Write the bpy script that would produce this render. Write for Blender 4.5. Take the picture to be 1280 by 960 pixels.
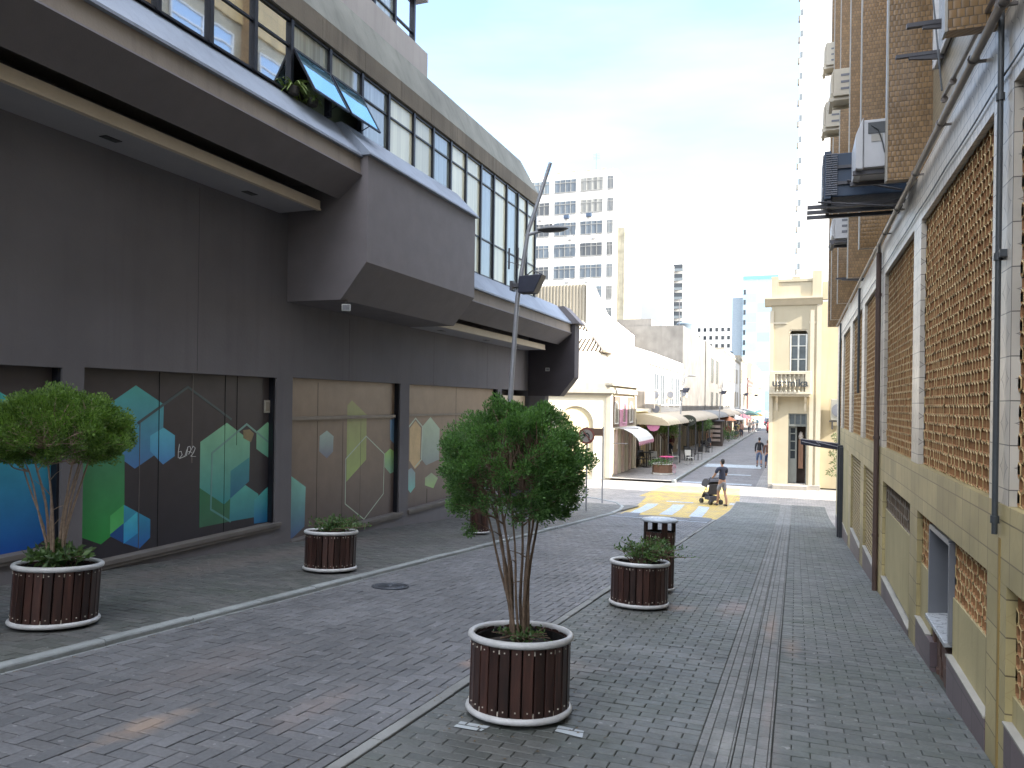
import bpy, bmesh, math, random
from mathutils import Vector, Matrix
random.seed(7)
for o in list(bpy.data.objects): bpy.data.objects.remove(o)
SC = bpy.context.scene; COL = SC.collection
R = math.radians

# ------------------------------------------------------------------ camera
cam_d = bpy.data.cameras.new('camera'); cam = bpy.data.objects.new('camera', cam_d); COL.objects.link(cam)
cam_d.sensor_width = 36; cam_d.sensor_fit = 'HORIZONTAL'; cam_d.lens = 950/1280*36
cam_d.shift_y = 23/1280; cam_d.clip_start = .05; cam_d.clip_end = 2000
cam.matrix_world = Matrix.Translation((0, 0, 1.6)) @ Matrix.Rotation(R(20.5), 4, 'Z') @ Matrix.Rotation(R(90), 4, 'X') @ Matrix.Rotation(R(.8), 4, 'Z')
SC.camera = cam

# ------------------------------------------------------------------ sky, sun, exposure
SUN_EL, SUN_D = 34, 8
sd = Vector((math.cos(R(SUN_EL))*math.cos(R(SUN_D)), -math.cos(R(SUN_EL))*math.sin(R(SUN_D)), math.sin(R(SUN_EL))))
W = bpy.data.worlds.new('World'); SC.world = W; W.use_nodes = True
wn = W.node_tree; bg = wn.nodes['Background']
sky = wn.nodes.new('ShaderNodeTexSky'); sky.sky_type = 'NISHITA'; sky.sun_disc = False
sky.sun_elevation = R(SUN_EL); sky.sun_rotation = R(90+SUN_D); sky.dust_density = 2.2; sky.ozone_density = 1.0; sky.air_density = 1.0
wc = wn.nodes.new('ShaderNodeTexCoord'); wm = wn.nodes.new('ShaderNodeMapping'); wm.inputs['Scale'].default_value = (1.6, 1.6, 7)
wnz = wn.nodes.new('ShaderNodeTexNoise'); wnz.inputs['Scale'].default_value = 2.2; wnz.inputs['Detail'].default_value = 6
wr = wn.nodes.new('ShaderNodeMapRange'); wr.inputs[1].default_value = .4; wr.inputs[2].default_value = .75; wr.inputs[3].default_value = .0; wr.inputs[4].default_value = .06
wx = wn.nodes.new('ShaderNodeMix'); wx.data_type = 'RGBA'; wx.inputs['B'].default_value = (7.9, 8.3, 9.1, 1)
wn.links.new(wc.outputs['Generated'], wm.inputs[0]); wn.links.new(wm.outputs[0], wnz.inputs['Vector'])
wn.links.new(wnz.outputs['Fac'], wr.inputs[0])
# bright cloud bank added out of view, behind and above the camera, to fill shade
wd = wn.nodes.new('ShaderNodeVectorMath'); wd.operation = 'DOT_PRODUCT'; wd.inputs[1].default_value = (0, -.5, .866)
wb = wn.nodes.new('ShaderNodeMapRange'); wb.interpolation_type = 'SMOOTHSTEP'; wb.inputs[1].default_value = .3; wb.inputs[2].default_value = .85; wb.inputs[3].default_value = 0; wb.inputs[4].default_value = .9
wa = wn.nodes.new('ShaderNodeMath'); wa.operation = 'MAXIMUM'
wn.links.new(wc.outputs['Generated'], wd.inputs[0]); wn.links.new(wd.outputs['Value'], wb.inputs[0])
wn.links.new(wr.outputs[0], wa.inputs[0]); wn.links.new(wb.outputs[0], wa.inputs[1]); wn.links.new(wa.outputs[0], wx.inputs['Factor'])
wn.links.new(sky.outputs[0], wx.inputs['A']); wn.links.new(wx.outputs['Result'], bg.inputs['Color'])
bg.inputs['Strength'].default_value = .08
sl = bpy.data.lights.new('sun', 'SUN'); sl.energy = 3.2; sl.angle = R(.5); sl.color = (1, .93, .82)
so = bpy.data.objects.new('sun', sl); COL.objects.link(so); so.rotation_euler = sd.to_track_quat('Z', 'Y').to_euler()
SC.view_settings.view_transform = 'Standard'; SC.view_settings.look = 'None'
SC.view_settings.exposure = 2.88; SC.view_settings.gamma = 1

# ------------------------------------------------------------------ materials
def lin(c): c /= 255; return c/12.92 if c <= .04045 else ((c+.055)/1.055)**2.4
def C(r, g, b, k=1.0): return (min(lin(r)*k, .9), min(lin(g)*k, .9), min(lin(b)*k, .9), 1)
class NT:
    def __init__(s, m): s.t = m.node_tree
    def n(s, typ, ins=None, **props):
        d = s.t.nodes.new('ShaderNode'+typ)
        for k, v in props.items(): setattr(d, k, v)
        for k, v in (ins or {}).items():
            if isinstance(v, bpy.types.NodeSocket): s.t.links.new(v, d.inputs[k])
            else: d.inputs[k].default_value = v
        return d
    def m(s, op, a, b=0., c=0., clamp=False): return s.n('Math', {0: a, 1: b, 2: c}, operation=op, use_clamp=clamp).outputs[0]
    def mix(s, f, a, b, blend='MIX'): return s.n('Mix', {'Factor': f, 'A': a, 'B': b}, data_type='RGBA', blend_type=blend).outputs['Result']
    def noise(s, scale, detail=4, vec=None, rough=.55):
        i = {'Scale': scale, 'Detail': detail, 'Roughness': rough}
        if vec is not None: i['Vector'] = vec
        return s.n('TexNoise', i).outputs['Fac']
    def rng(s, v, a, b, c=0., d=1.): return s.n('MapRange', {0: v, 1: a, 2: b, 3: c, 4: d}).outputs[0]
    def pos(s): return s.n('NewGeometry').outputs['Position']
def mat0(name):
    m = bpy.data.materials.new(name); m.use_nodes = True
    return m, NT(m), m.node_tree.nodes['Principled BSDF']
def setp(t, p, **k):
    for a, v in k.items():
        if isinstance(v, bpy.types.NodeSocket): t.t.links.new(v, p.inputs[a])
        else: p.inputs[a].default_value = v
def plain(name, col, rough=.6, metal=0., var=.25, scale=3., bump=.0, bscale=60., spec=.5):
    """paint / render / metal with soft grime mottling and optional fine bump"""
    m, t, p = mat0(name); po = t.pos()
    n1 = t.noise(scale, 5, po); n2 = t.noise(scale*9, 4, po)
    f = t.m('ADD', t.m('MULTIPLY', n1, .7), t.m('MULTIPLY', n2, .3))
    k = t.rng(f, .3, .7, 1-var, 1+var*.6)
    c = t.n('VectorMath', {0: col[:3], 'Scale': k}, operation='SCALE').outputs[0]
    t.t.links.new(c, p.inputs['Base Color'])
    setp(t, p, Roughness=t.rng(n2, .3, .7, max(rough-.08, .02), min(rough+.08, 1)), Metallic=metal)
    p.inputs['Specular IOR Level'].default_value = spec
    if bump:
        b = t.n('Bump', {'Height': t.noise(bscale, 5, po), 'Strength': bump, 'Distance': .01}); setp(t, p, Normal=b.outputs[0])
    return m
def streaky(name, col, rough=.8, var=.35, streak=.5, dark=(.05, .045, .04, 1), bump=.25):
    """render or concrete with rain streaks running down"""
    m, t, p = mat0(name); po = t.pos()
    v = t.n('VectorMath', {0: po, 1: (6, 6, .35)}, operation='MULTIPLY').outputs[0]
    s = t.rng(t.noise(1.0, 6, v), .5, .75, 0, streak)
    n1 = t.noise(.9, 6, po); n2 = t.noise(30, 4, po)
    k = t.rng(n1, .3, .7, 1-var, 1+var*.5)
    c = t.n('VectorMath', {0: col[:3], 'Scale': k}, operation='SCALE').outputs[0]
    c = t.mix(s, c, dark)
    setp(t, p, Roughness=rough); t.t.links.new(c, p.inputs['Base Color'])
    b = t.n('Bump', {'Height': n2, 'Strength': bump, 'Distance': .01}); setp(t, p, Normal=b.outputs[0])
    return m
def tiled(name, col, joint, su, sv, jw=.04, motif=0., mcol=None, rough=.35, bumpk=.3, stagger=False, var=.15, dome=0., grime=.3):
    """glazed tiles: u runs along x+y, v along z"""
    m, t, p = mat0(name); po = t.pos(); x = t.n('SeparateXYZ', {0: po})
    u = t.m('ADD', t.m('DIVIDE', t.m('ADD', x.outputs[0], x.outputs[1]), su), .49); v = t.m('DIVIDE', x.outputs[2], sv)
    if stagger: u = t.m('ADD', u, t.m('MULTIPLY', t.m('MODULO', t.m('FLOOR', v), 2.), .5))
    fu = t.m('ABSOLUTE', t.m('SUBTRACT', t.m('FRACT', u), .5)); fv = t.m('ABSOLUTE', t.m('SUBTRACT', t.m('FRACT', v), .5))
    j = t.m('MAXIMUM', t.m('GREATER_THAN', fu, .5-jw*min(su, sv)/su), t.m('GREATER_THAN', fv, .5-jw*min(su, sv)/sv))
    cell = t.n('CombineXYZ', {0: t.m('FLOOR', u), 1: t.m('FLOOR', v)}).outputs[0]
    wn_ = t.n('TexWhiteNoise', {0: cell}, noise_dimensions='3D').outputs['Value']
    k = t.m('MULTIPLY', t.rng(wn_, 0, 1, 1-var, 1+var), t.rng(t.noise(1.3, 6, po), .3, .75, 1.1, 1-grime))
    c = t.n('VectorMath', {0: col[:3], 'Scale': k}, operation='SCALE').outputs[0]
    h = t.m('SUBTRACT', 1., j)
    if motif:
        d = t.m('ADD', t.m('POWER', t.m('MULTIPLY', fu, 2.6), .65), t.m('POWER', t.m('MULTIPLY', fv, 2.3), .65))
        ln = t.m('LESS_THAN', t.m('ABSOLUTE', t.m('SUBTRACT', d, 1.0)), .045)
        dot = t.m('MULTIPLY', t.m('LESS_THAN', d, .98), .22)
        c = t.mix(t.m('MULTIPLY', t.m('MAXIMUM', ln, dot), motif), c, mcol)
    if dome:
        d2 = t.m('SUBTRACT', 1., t.m('MULTIPLY', t.m('ADD', t.m('MULTIPLY', fu, fu), t.m('MULTIPLY', fv, fv)), 2.))
        h = t.m('ADD', h, t.m('MULTIPLY', d2, dome))
    c = t.mix(j, c, joint)
    t.t.links.new(c, p.inputs['Base Color']); setp(t, p, Roughness=rough)
    b = t.n('Bump', {'Height': h, 'Strength': bumpk, 'Distance': .006}); setp(t, p, Normal=b.outputs[0])
    return m
def grad(name, z0, z1, c0, c1, rough=.38, zmid=None):
    """printed film, its ink running from c0 (low) to c1 (high)"""
    m, t, p = mat0(name); po = t.pos(); z = t.n('SeparateXYZ', {0: po}).outputs[2]
    c = t.mix(t.rng(z, z0, z1), c0, c1)
    k = t.rng(t.noise(4, 5, po), .3, .7, .9, 1.08)
    c = t.n('VectorMath', {0: c, 'Scale': k}, operation='SCALE').outputs[0]
    t.t.links.new(c, p.inputs['Base Color']); setp(t, p, Roughness=rough)
    return m
def glassy(name, base, refl=.5, rough=.03, tint=(.9, .95, 1, 1), wave=.004, vertical=0., k=1.):
    """window pane: what stands behind it seen through a mirror-like outer face"""
    m, t, p = mat0(name); po = t.pos()
    c = base
    oi = t.n('ObjectInfo').outputs['Random']
    col = t.n('VectorMath', {0: base[:3], 'Scale': t.rng(oi, 0, 1, .75, 1.2)}, operation='SCALE').outputs[0]
    if vertical:
        v = t.n('VectorMath', {0: po, 1: (14, 14, .2)}, operation='MULTIPLY').outputs[0]
        f = t.rng(t.noise(1., 3, v), .35, .65, 1-vertical, 1.1)
        col = t.n('VectorMath', {0: col, 'Scale': f}, operation='SCALE').outputs[0]
    t.t.links.new(col, p.inputs['Base Color']); p.inputs['Roughness'].default_value = .5
    g = t.n('BsdfGlossy', {'Color': tint, 'Roughness': rough})
    if wave:
        b = t.n('Bump', {'Height': t.noise(1.4, 2, po), 'Strength': wave, 'Distance': .3}); t.t.links.new(b.outputs[0], g.inputs['Normal'])
    lw = t.n('LayerWeight', {'Blend': .35}).outputs['Fresnel']
    f = t.m('MULTIPLY_ADD', lw, (1-refl)*k, refl, clamp=True)
    mx = t.n('MixShader', {0: f, 1: p.outputs[0], 2: g.outputs[0]})
    t.t.links.new(mx.outputs[0], t.t.nodes['Material Output'].inputs[0])
    return m

# ------------------------------------------------------------------ mesh builder and tagging
class MB:
    def __init__(s): s.v = []; s.f = []; s.mi = []; s.var = []
    def add(s, vs, fs, mi=0, var=0.):
        b = len(s.v); s.v += [tuple(v) for v in vs]; s.var += [var]*len(vs)
        for f in fs: s.f.append([b+i for i in f]); s.mi.append(mi)
        return s
    def box(s, x0, x1, y0, y1, z0, z1, mi=0):
        v = [(x, y, z) for x in (x0, x1) for y in (y0, y1) for z in (z0, z1)]
        return s.add(v, [(0, 1, 3, 2), (4, 6, 7, 5), (0, 4, 5, 1), (2, 3, 7, 6), (0, 2, 6, 4), (1, 5, 7, 3)], mi)
    def hexa(s, p, mi=0):   # 8 points: bottom loop 4, top loop 4
        return s.add(p, [(3, 2, 1, 0), (4, 5, 6, 7), (0, 1, 5, 4), (1, 2, 6, 5), (2, 3, 7, 6), (3, 0, 4, 7)], mi)
    def prism(s, poly, axis, a, b, mi=0, cap=True):
        """poly in the plane across axis ('x': (y,z), 'y': (x,z), 'z': (x,y)), extruded a..b"""
        def P(q, w): return {'x': (w, q[0], q[1]), 'y': (q[0], w, q[1]), 'z': (q[0], q[1], w)}[axis]
        n = len(poly); v = [P(q, a) for q in poly]+[P(q, b) for q in poly]
        f = [(i, (i+1) % n, n+(i+1) % n, n+i) for i in range(n)]
        if cap: f += [tuple(reversed(range(n))), tuple(range(n, 2*n))]
        return s.add(v, f, mi)
    def tube(s, pts, r, n=8, mi=0, closed=False, cap=True):
        pts = [Vector(p) for p in pts]; m = len(pts); rs = r if isinstance(r, (list, tuple)) else [r]*m
        vs = []; prev = None
        for i, p in enumerate(pts):
            if closed: d = pts[(i+1) % m]-pts[i-1]
            else: d = pts[min(i+1, m-1)]-pts[max(i-1, 0)]
            if d.length < 1e-9: d = Vector((0, 0, 1))
            d.normalize()
            if prev is None:
                a = Vector((0, 0, 1)) if abs(d.z) < .9 else Vector((1, 0, 0)); u = d.cross(a).normalized()
            else:
                u = prev-d*prev.dot(d)
                u = u.normalized() if u.length > 1e-6 else d.orthogonal().normalized()
            prev = u; w = d.cross(u)
            for k in range(n):
                t = 2*math.pi*k/n; vs.append(p+(u*math.cos(t)+w*math.sin(t))*rs[i])
        fs = []
        for i in range(m if closed else m-1):
            j = (i+1) % m
            for k in range(n): fs.append((i*n+k, i*n+(k+1) % n, j*n+(k+1) % n, j*n+k))
        if cap and not closed: fs += [tuple(reversed(range(n))), tuple(range((m-1)*n, m*n))]
        return s.add(vs, fs, mi)
    def lathe(s, prof, n=24, c=(0, 0), mi=0, cap=True):
        vs = [(c[0]+r*math.cos(2*math.pi*k/n), c[1]+r*math.sin(2*math.pi*k/n), z) for r, z in prof for k in range(n)]
        m = len(prof); fs = [(i*n+k, i*n+(k+1) % n, (i+1)*n+(k+1) % n, (i+1)*n+k) for i in range(m-1) for k in range(n)]
        if cap: fs += [tuple(reversed(range(n))), tuple(range((m-1)*n, m*n))]
        return s.add(vs, fs, mi)
    def torus(s, R_, r, z, n=40, k=8, c=(0, 0), mi=0):
        return s.tube([(c[0]+R_*math.cos(2*math.pi*i/n), c[1]+R_*math.sin(2*math.pi*i/n), z) for i in range(n)], r, k, mi, closed=True)
    def xf(s, M, start=0):
        for i in range(start, len(s.v)): s.v[i] = tuple(M @ Vector(s.v[i]))
        return s
    def build(s, name, mats, parent=None, smooth=False, off=None, bevel=0.):
        me = bpy.data.meshes.new(name)
        o3 = Vector((0, 0, 0)) if off is None else Vector(off)
        if parent is not None and off is None:
            q = parent
            while q is not None: o3 += q.location; q = q.parent
        me.from_pydata([tuple(Vector(v)-o3) for v in s.v], [], s.f)
        if not isinstance(mats, (list, tuple)): mats = [mats]
        for m in mats: me.materials.append(m)
        if len(mats) > 1: me.polygons.foreach_set('material_index', s.mi)
        if any(s.var):
            a = me.attributes.new('var', 'FLOAT', 'POINT'); a.data.foreach_set('value', s.var)
        bm = bmesh.new(); bm.from_mesh(me); bmesh.ops.recalc_face_normals(bm, faces=bm.faces); bm.to_mesh(me); bm.free()
        if smooth:
            me.polygons.foreach_set('use_smooth', [True]*len(me.polygons))
            try: me.set_sharp_from_angle(angle=R(40))
            except Exception: pass
        me.update()
        o = bpy.data.objects.new(name, me); COL.objects.link(o)
        if parent is not None: o.parent = parent
        if off is not None and parent is None: o.location = off
        if bevel:
            b = o.modifiers.new('bevel', 'BEVEL'); b.width = bevel; b.segments = 2; b.limit_method = 'ANGLE'
        return o
def tag(o, label=None, cat=None, group=None, kind=None):
    if label: o['label'] = label
    if cat: o['category'] = cat
    if group: o['group'] = group
    if kind: o['kind'] = kind
    return o
def empty(name, loc, label, cat, group=None, rz=0.):
    o = bpy.data.objects.new(name, None); COL.objects.link(o); o.location = loc; o.rotation_euler = (0, 0, rz)
    o.empty_display_size = .1
    return tag(o, label, cat, group)
def kids(o): return [c for c in bpy.data.objects if c.parent == o]
def copy_tree(o, parent=None):
    c = o.copy(); COL.objects.link(c); c.parent = parent
    for ch in kids(o): copy_tree(ch, c)
    return c
def place(o, loc, rz, label, s=1.):
    o.location = loc; o.rotation_euler = (0, 0, rz); o['label'] = label; o.scale = (s, s, s); return o
def skinned(name, nodes, edges, m, parent, sub=2, smooth=True):
    me = bpy.data.meshes.new(name); me.from_pydata([n[:3] for n in nodes], edges, []); me.materials.append(m)
    o = bpy.data.objects.new(name, me); COL.objects.link(o); o.parent = parent
    bm = bmesh.new(); bm.from_mesh(me); ly = bm.verts.layers.skin.verify(); bm.verts.ensure_lookup_table()
    for i, n in enumerate(nodes):
        q = bm.verts[i][ly]; q.radius = (n[3], n[4] if len(n) > 4 else n[3]); q.use_root = i == 0
    bm.to_mesh(me); bm.free()
    md = o.modifiers.new('skin', 'SKIN'); md.use_smooth_shade = True; md.branch_smoothing = .6
    sb = o.modifiers.new('sub', 'SUBSURF'); sb.levels = sub; sb.render_levels = sub
    return o

# ground height: the street falls 7.5 % to the crossing, then runs level
def gz(y):
    if y < 26: return -.075*y
    if y < 30: t = (y-26)/4; return -1.95-.3*t+.15*t*t+.0*t
    return -2.1
# ================================================================== setting: ground, road, pavements
def gz2(y): return gz(y)
def paver(name, tints, joint, stains_and_sun=(), rough=.62, moss=.0, brick=None):
    m, t, p = mat0(name); po = t.pos()
    at = t.n('Attribute', attribute_name='var').outputs['Fac']
    if brick:
        bt = t.n('TexBrick', {'Vector': po, 'Color1': tints[0], 'Color2': tints[2], 'Mortar': joint, 'Scale': 1.0, 'Mortar Size': .006, 'Mortar Smooth': .3, 'Brick Width': .2, 'Row Height': .1})
        c = bt.outputs['Color']
    else:
        c = t.mix(t.rng(at, .05, .5), tints[0], tints[1]); c = t.mix(t.rng(at, .6, 1.), c, tints[2])
    k = t.m('MULTIPLY', t.rng(t.noise(.8, 6, po), .3, .7, .78, 1.22), t.rng(t.noise(45, 5, po), .3, .7, .82, 1.15))
    c = t.n('VectorMath', {0: c, 'Scale': k}, operation='SCALE').outputs[0]
    if moss:
        f = t.m('MULTIPLY', t.rng(t.noise(1.6, 6, po), .45, .68), moss); c = t.mix(f, c, (.045, .06, .04, 1))
    # light scuffs and droppings
    sp = t.m('GREATER_THAN', t.noise(22, 2, po, .3), .74); c = t.mix(t.m('MULTIPLY', sp, .35), c, (.4, .4, .4, 1))
    for (x, y, rx, ry, col, s) in stains_and_sun:
        d = t.n('VectorMath', {0: po, 1: (x, y, 0)}, operation='SUBTRACT').outputs[0]
        d = t.n('VectorMath', {0: d, 1: (1/rx, 1/ry, 0)}, operation='MULTIPLY').outputs[0]
        l = t.n('VectorMath', {0: d}, operation='LENGTH').outputs['Value']
        l = t.m('ADD', l, t.m('MULTIPLY', t.noise(5, 6, po), 1.3))
        c = t.mix(t.rng(l, .75, 1.45, s, 0), c, col)
    t.t.links.new(c, p.inputs['Base Color'])
    setp(t, p, Roughness=t.rng(t.noise(7, 4, po), .3, .7, rough-.12, rough+.12))
    b = t.n('Bump', {'Height': t.noise(160, 4, po), 'Strength': .3, 'Distance': .004}); setp(t, p, Normal=b.outputs[0])
    return m
RED = (.34, .2, .13, 1); SAND = (.5, .38, .26, 1)
M_joint = plain('paving_joint', (.05, .053, .046, 1), .9, var=.4)
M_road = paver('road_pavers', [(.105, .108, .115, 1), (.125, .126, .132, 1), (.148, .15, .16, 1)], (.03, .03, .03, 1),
    [(-3.4, 3.3, .16, .5, (.34, .24, .17, 1), .6), (-2.75, 4.0, .22, .7, (.26, .2, .18, 1), .35), (-2.3, 5.4, .12, .35, RED, .4), (-3.9, 4.4, .5, 1.2, (.17, .145, .14, 1), .4)])  # first stain also carries a warm patch of sun put into its colour
M_walk = paver('pavement_pavers', [(0.088, 0.096, 0.093, 1), (0.110, 0.116, 0.113, 1), (0.136, 0.142, 0.139, 1)], (.03, .03, .03, 1),
    [(-.02, 7.2, .12, .6, (.26, .18, .13, 1), .5), (-.6, 8.8, .3, .9, (.28, .2, .18, 1), .45), (-.1, 4.6, .08, 1.0, (.22, .18, .17, 1), .3), (-1.6, 5.6, .3, .5, (.24, .2, .18, 1), .4), (-.5, 3.9, .3, .3, (.35, .33, .3, 1), .25), (-1.1, 6.4, .7, .3, (.2, .2, .2, 1), .4), (-1.2, 8.5, .35, .3, (.3, .2, .14, 1), .5)], moss=.45)
M_walkL = paver('left_pavement_pavers', [(0.080, 0.083, 0.080, 1), (0.100, 0.100, 0.098, 1), (0.124, 0.122, 0.118, 1)], (.03, .03, .03, 1),
    [(-7.0, 9, .7, 6, (.17, .14, .13, 1), .55)], moss=.4)
M_far = paver('crossing_pavers', [(.2, .19, .185, 1), (.24, .23, .22, 1), (.3, .28, .26, 1)], (.1, .1, .1, 1), brick=True)
M_farR = paver('far_road_pavers', [(.12, .115, .12, 1), (.14, .135, .14, 1), (.17, .16, .165, 1)], (.07, .07, .07, 1), brick=True)
M_ground = plain('ground', (.16, .155, .15, 1), .9, var=.3, scale=.2)
M_kerb = streaky('kerb_stone', (.26, .28, .28, 1), .75, .3, .35, (.1, .11, .1, 1), .9)

M_kerb2 = streaky('edge_stone', (.22, .225, .22, 1), .8, .35, .4, (.08, .085, .08, 1), .5)
def sheet(name, x0, x1, ys, dz, m, mb=None):
    g = MB()
    for a, b in zip(ys, ys[1:]):
        g.add([(x0, a, gz(a)+dz), (x1, a, gz(a)+dz), (x1, b, gz(b)+dz), (x0, b, gz(b)+dz)], [(0, 1, 2, 3)])
    return tag(g.build(name, m), kind='structure')
YS = [-30, 0, 26, 27, 28, 29, 30, 36.4]
sheet('ground', -700, 700, [-400, 0, 26, 27, 28, 29, 30, 1200], -.06, M_ground)
sheet('road_bed', -5.1, -2.0, [-20, 0, 22.55], -.014, plain('road_joint', (.025, .027, .03, 1), .9))
sheet('pavement_bed', -2.1, 1.6, [-20, 0, 26, 27, 28, 29, 30, 30.5], -.014, M_joint)
sheet('left_pavement_bed', -7.9, -5.1, [-20, 0, 26, 26.6], .021, M_joint)
sheet('cross_street', -60, 60, [22.55, 26, 27, 28, 29, 30, 36.4], -.012, M_far)
sheet('far_road', -5.35, -1.7, [36.4, 400], -.014, M_farR)
sheet('far_left_pavement', -8.7, -5.5, [36.4, 400], .08, M_far)
sheet('far_right_pavement', -1.7, -1.0, [36.4, 400], -.012, M_far)

def brickfield(name, x0, x1, y0, y1, kind, m, dz=0., inside=None, L=.2, Wd=.1):
    """real bevelled pavers, one mesh for the pattern"""
    g = MB(); j = .0035 if kind != 'bond' else .0028; bv = .005; rnd = random.Random(hash(name) % 1000 if False else len(name)*13)
    def brick(cx, cy, lx, ly):
        ax, bx_, ay, by = max(cx-lx/2, x0)+j, min(cx+lx/2, x1)-j, max(cy-ly/2, y0)+j, min(cy+ly/2, y1)-j
        if bx_-ax < .025 or by-ay < .025: return
        if inside and not inside(cx, cy): return
        h = dz+rnd.gauss(0, .0012); tx = rnd.gauss(0, .006); ty = rnd.gauss(0, .006)
        def P(x, y, d): return (x, y, gz(y)+h+d+tx*(x-cx)+ty*(y-cy))
        vs = [P(ax, ay, -.014), P(bx_, ay, -.014), P(bx_, by, -.014), P(ax, by, -.014),
              P(ax, ay, -bv*.6), P(bx_, ay, -bv*.6), P(bx_, by, -bv*.6), P(ax, by, -bv*.6),
              P(ax+bv, ay+bv, 0), P(bx_-bv, ay+bv, 0), P(bx_-bv, by-bv, 0), P(ax+bv, by-bv, 0)]
        g.add(vs, [(0, 1, 5, 4), (1, 2, 6, 5), (2, 3, 7, 6), (3, 0, 4, 7), (4, 5, 9, 8), (5, 6, 10, 9), (6, 7, 11, 10), (7, 4, 8, 11), (8, 9, 10, 11)], 0, .02+.98*rnd.random())
    if kind == 'bond':
        r = 0; y = y0+Wd/2
        while y < y1+Wd/2:
            x = x0+(L/2 if r % 2 else 0)
            while x < x1+L/2: brick(x, y, L, Wd); x += L
            y += Wd; r += 1
    else:   # herringbone: (x,y) cells of half a brick
        nx = int((x1-x0)/Wd)+3; ny = int((y1-y0)/Wd)+3
        for b in range(-2, ny):
            for a in range(-2, nx):
                k = (a-b) % 4
                if k == 0: brick(x0+(a+1)*Wd, y0+(b+.5)*Wd, L, Wd)
                elif k == 2: brick(x0+(a+.5)*Wd, y0+(b)*Wd, Wd, L)
    return tag(g.build(name, m), kind='structure')
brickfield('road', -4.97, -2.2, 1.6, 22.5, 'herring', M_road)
brickfield('pavement', -2.1, -.5, .8, 30.4, 'bond', M_walk, Wd=.088)
brickfield('pavement_by_wall', -.1, 1.05, 1.6, 30.4, 'bond', M_walk, Wd=.088)
brickfield('left_pavement', -7.75, -5.08, 2.0, 26.4, 'bond', M_walkL, .035)

# tactile guide strip of ribbed concrete tiles
M_tac = paver('tactile_tiles', [(0.124, 0.130, 0.127, 1), (0.147, 0.151, 0.146, 1), (0.177, 0.177, 0.175, 1)], (.05, .05, .05, 1),
    [(-.14, 5.2, .06, 1.2, (.28, .22, .2, 1), .3), (-.2, 8, .1, 1.2, RED, .3), (-.35, 4.5, .15, .35, (.4, .4, .38, 1), .35)], rough=.7)
g = MB(); rnd = random.Random(3); y = 1.0
cols_ = [(-.498, .05), (-.445, .062), (-.38, .062), (-.315, .012), (-.298, .045), (-.25, .062), (-.185, .062), (-.12, .014)]
while y < 30.2:
    for ci, (x, wd) in enumerate(cols_):
        rail = wd < .02; h = rnd.gauss(0, .0008)+(.004 if rail else 0); v = .02+.98*rnd.random()
        yo = y+(.03 if ci in (1, 5) else 0); L = .098; e = .003
        def P(px, py, d): return (px, py, gz(py)+h+d)
        vs = [P(x, yo, -.02), P(x+wd, yo, -.02), P(x+wd, yo+L, -.02), P(x, yo+L, -.02), P(x, yo, -.003), P(x+wd, yo, -.003), P(x+wd, yo+L, -.003), P(x, yo+L, -.003),
              P(x+e, yo+e, 0), P(x+wd-e, yo+e, 0), P(x+wd-e, yo+L-e, 0), P(x+e, yo+L-e, 0)]
        g.add(vs, [(0, 1, 5, 4), (1, 2, 6, 5), (2, 3, 7, 6), (3, 0, 4, 7), (4, 5, 9, 8), (5, 6, 10, 9), (6, 7, 11, 10), (7, 4, 8, 11), (8, 9, 10, 11)], 0, v)
    y += .101
tag(g.build('tactile_strip', M_tac), kind='structure')

# left kerb: rounded granite stones, curving round the corner
kp = [(-5.03, -2), (-5.03, 20), (-5.05, 22), (-5.22, 24), (-5.5, 25.6), (-6.1, 27.4), (-7.2, 28.6), (-9, 29.3), (-30, 29.5)]
def resample(p, step):
    out = [p[0]]
    for a, b in zip(p, p[1:]):
        L = math.dist(a, b); n = max(1, int(L/step))
        for i in range(1, n+1): out.append((a[0]+(b[0]-a[0])*i/n, a[1]+(b[1]-a[1])*i/n))
    return out
def offset(p, d):
    out = []
    for i, q in enumerate(p):
        a, b = p[max(i-1, 0)], p[min(i+1, len(p)-1)]; t = Vector((b[0]-a[0], b[1]-a[1])).normalized()
        out.append((q[0]-t.y*d, q[1]+t.x*d))
    return out
def kerb(name, path, w, h, m, gap=.006, round_=.035, lab=None, base=0.):
    g = MB(); rnd = random.Random(5); pts = resample(path, .9)
    for i in range(len(pts)-1):
        sub = resample([pts[i], pts[i+1]], .25); d = Vector((sub[1][0]-sub[0][0], sub[1][1]-sub[0][1])).normalized()
        sub[0] = (sub[0][0]+d.x*gap, sub[0][1]+d.y*gap); dh = rnd.gauss(0, .003); do = rnd.gauss(0, .003)
        prof = [(-w/2, -.1), (-w/2, h-round_), (-w/2+round_*.35, h-round_*.35), (-w/2+round_, h), (w/2-round_, h), (w/2-round_*.35, h-round_*.35), (w/2, h-round_), (w/2, -.1)]
        n = len(prof); vs = []
        for s in sub:
            nx, ny = -d.y, d.x
            for a, z in prof: vs.append((s[0]+nx*(a+do), s[1]+ny*(a+do), gz(s[1])+z+dh+base))
        fs = [(k*n+q, k*n+q+1, (k+1)*n+q+1, (k+1)*n+q) for k in range(len(sub)-1) for q in range(n-1)]
        fs += [tuple(range(n)), tuple(range((len(sub)-1)*n, len(sub)*n))]
        g.add(vs, fs, 0, .02+.98*rnd.random())
    return tag(g.build(name, m), kind='structure')
kerb('kerb', kp, .105, .05, M_kerb, round_=.018)
kerb('road_edge_strip', [(-2.15, -1), (-2.15, 22.4)], .075, .006, M_kerb2, round_=.006)
kerb('road_edge_line', [(-4.965, -1), (-4.965, 20)], .02, .004, M_kerb, round_=.004)
kerb('far_kerb', [(-5.42, 36.5), (-5.42, 160)], .16, .12, M_kerb)
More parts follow.
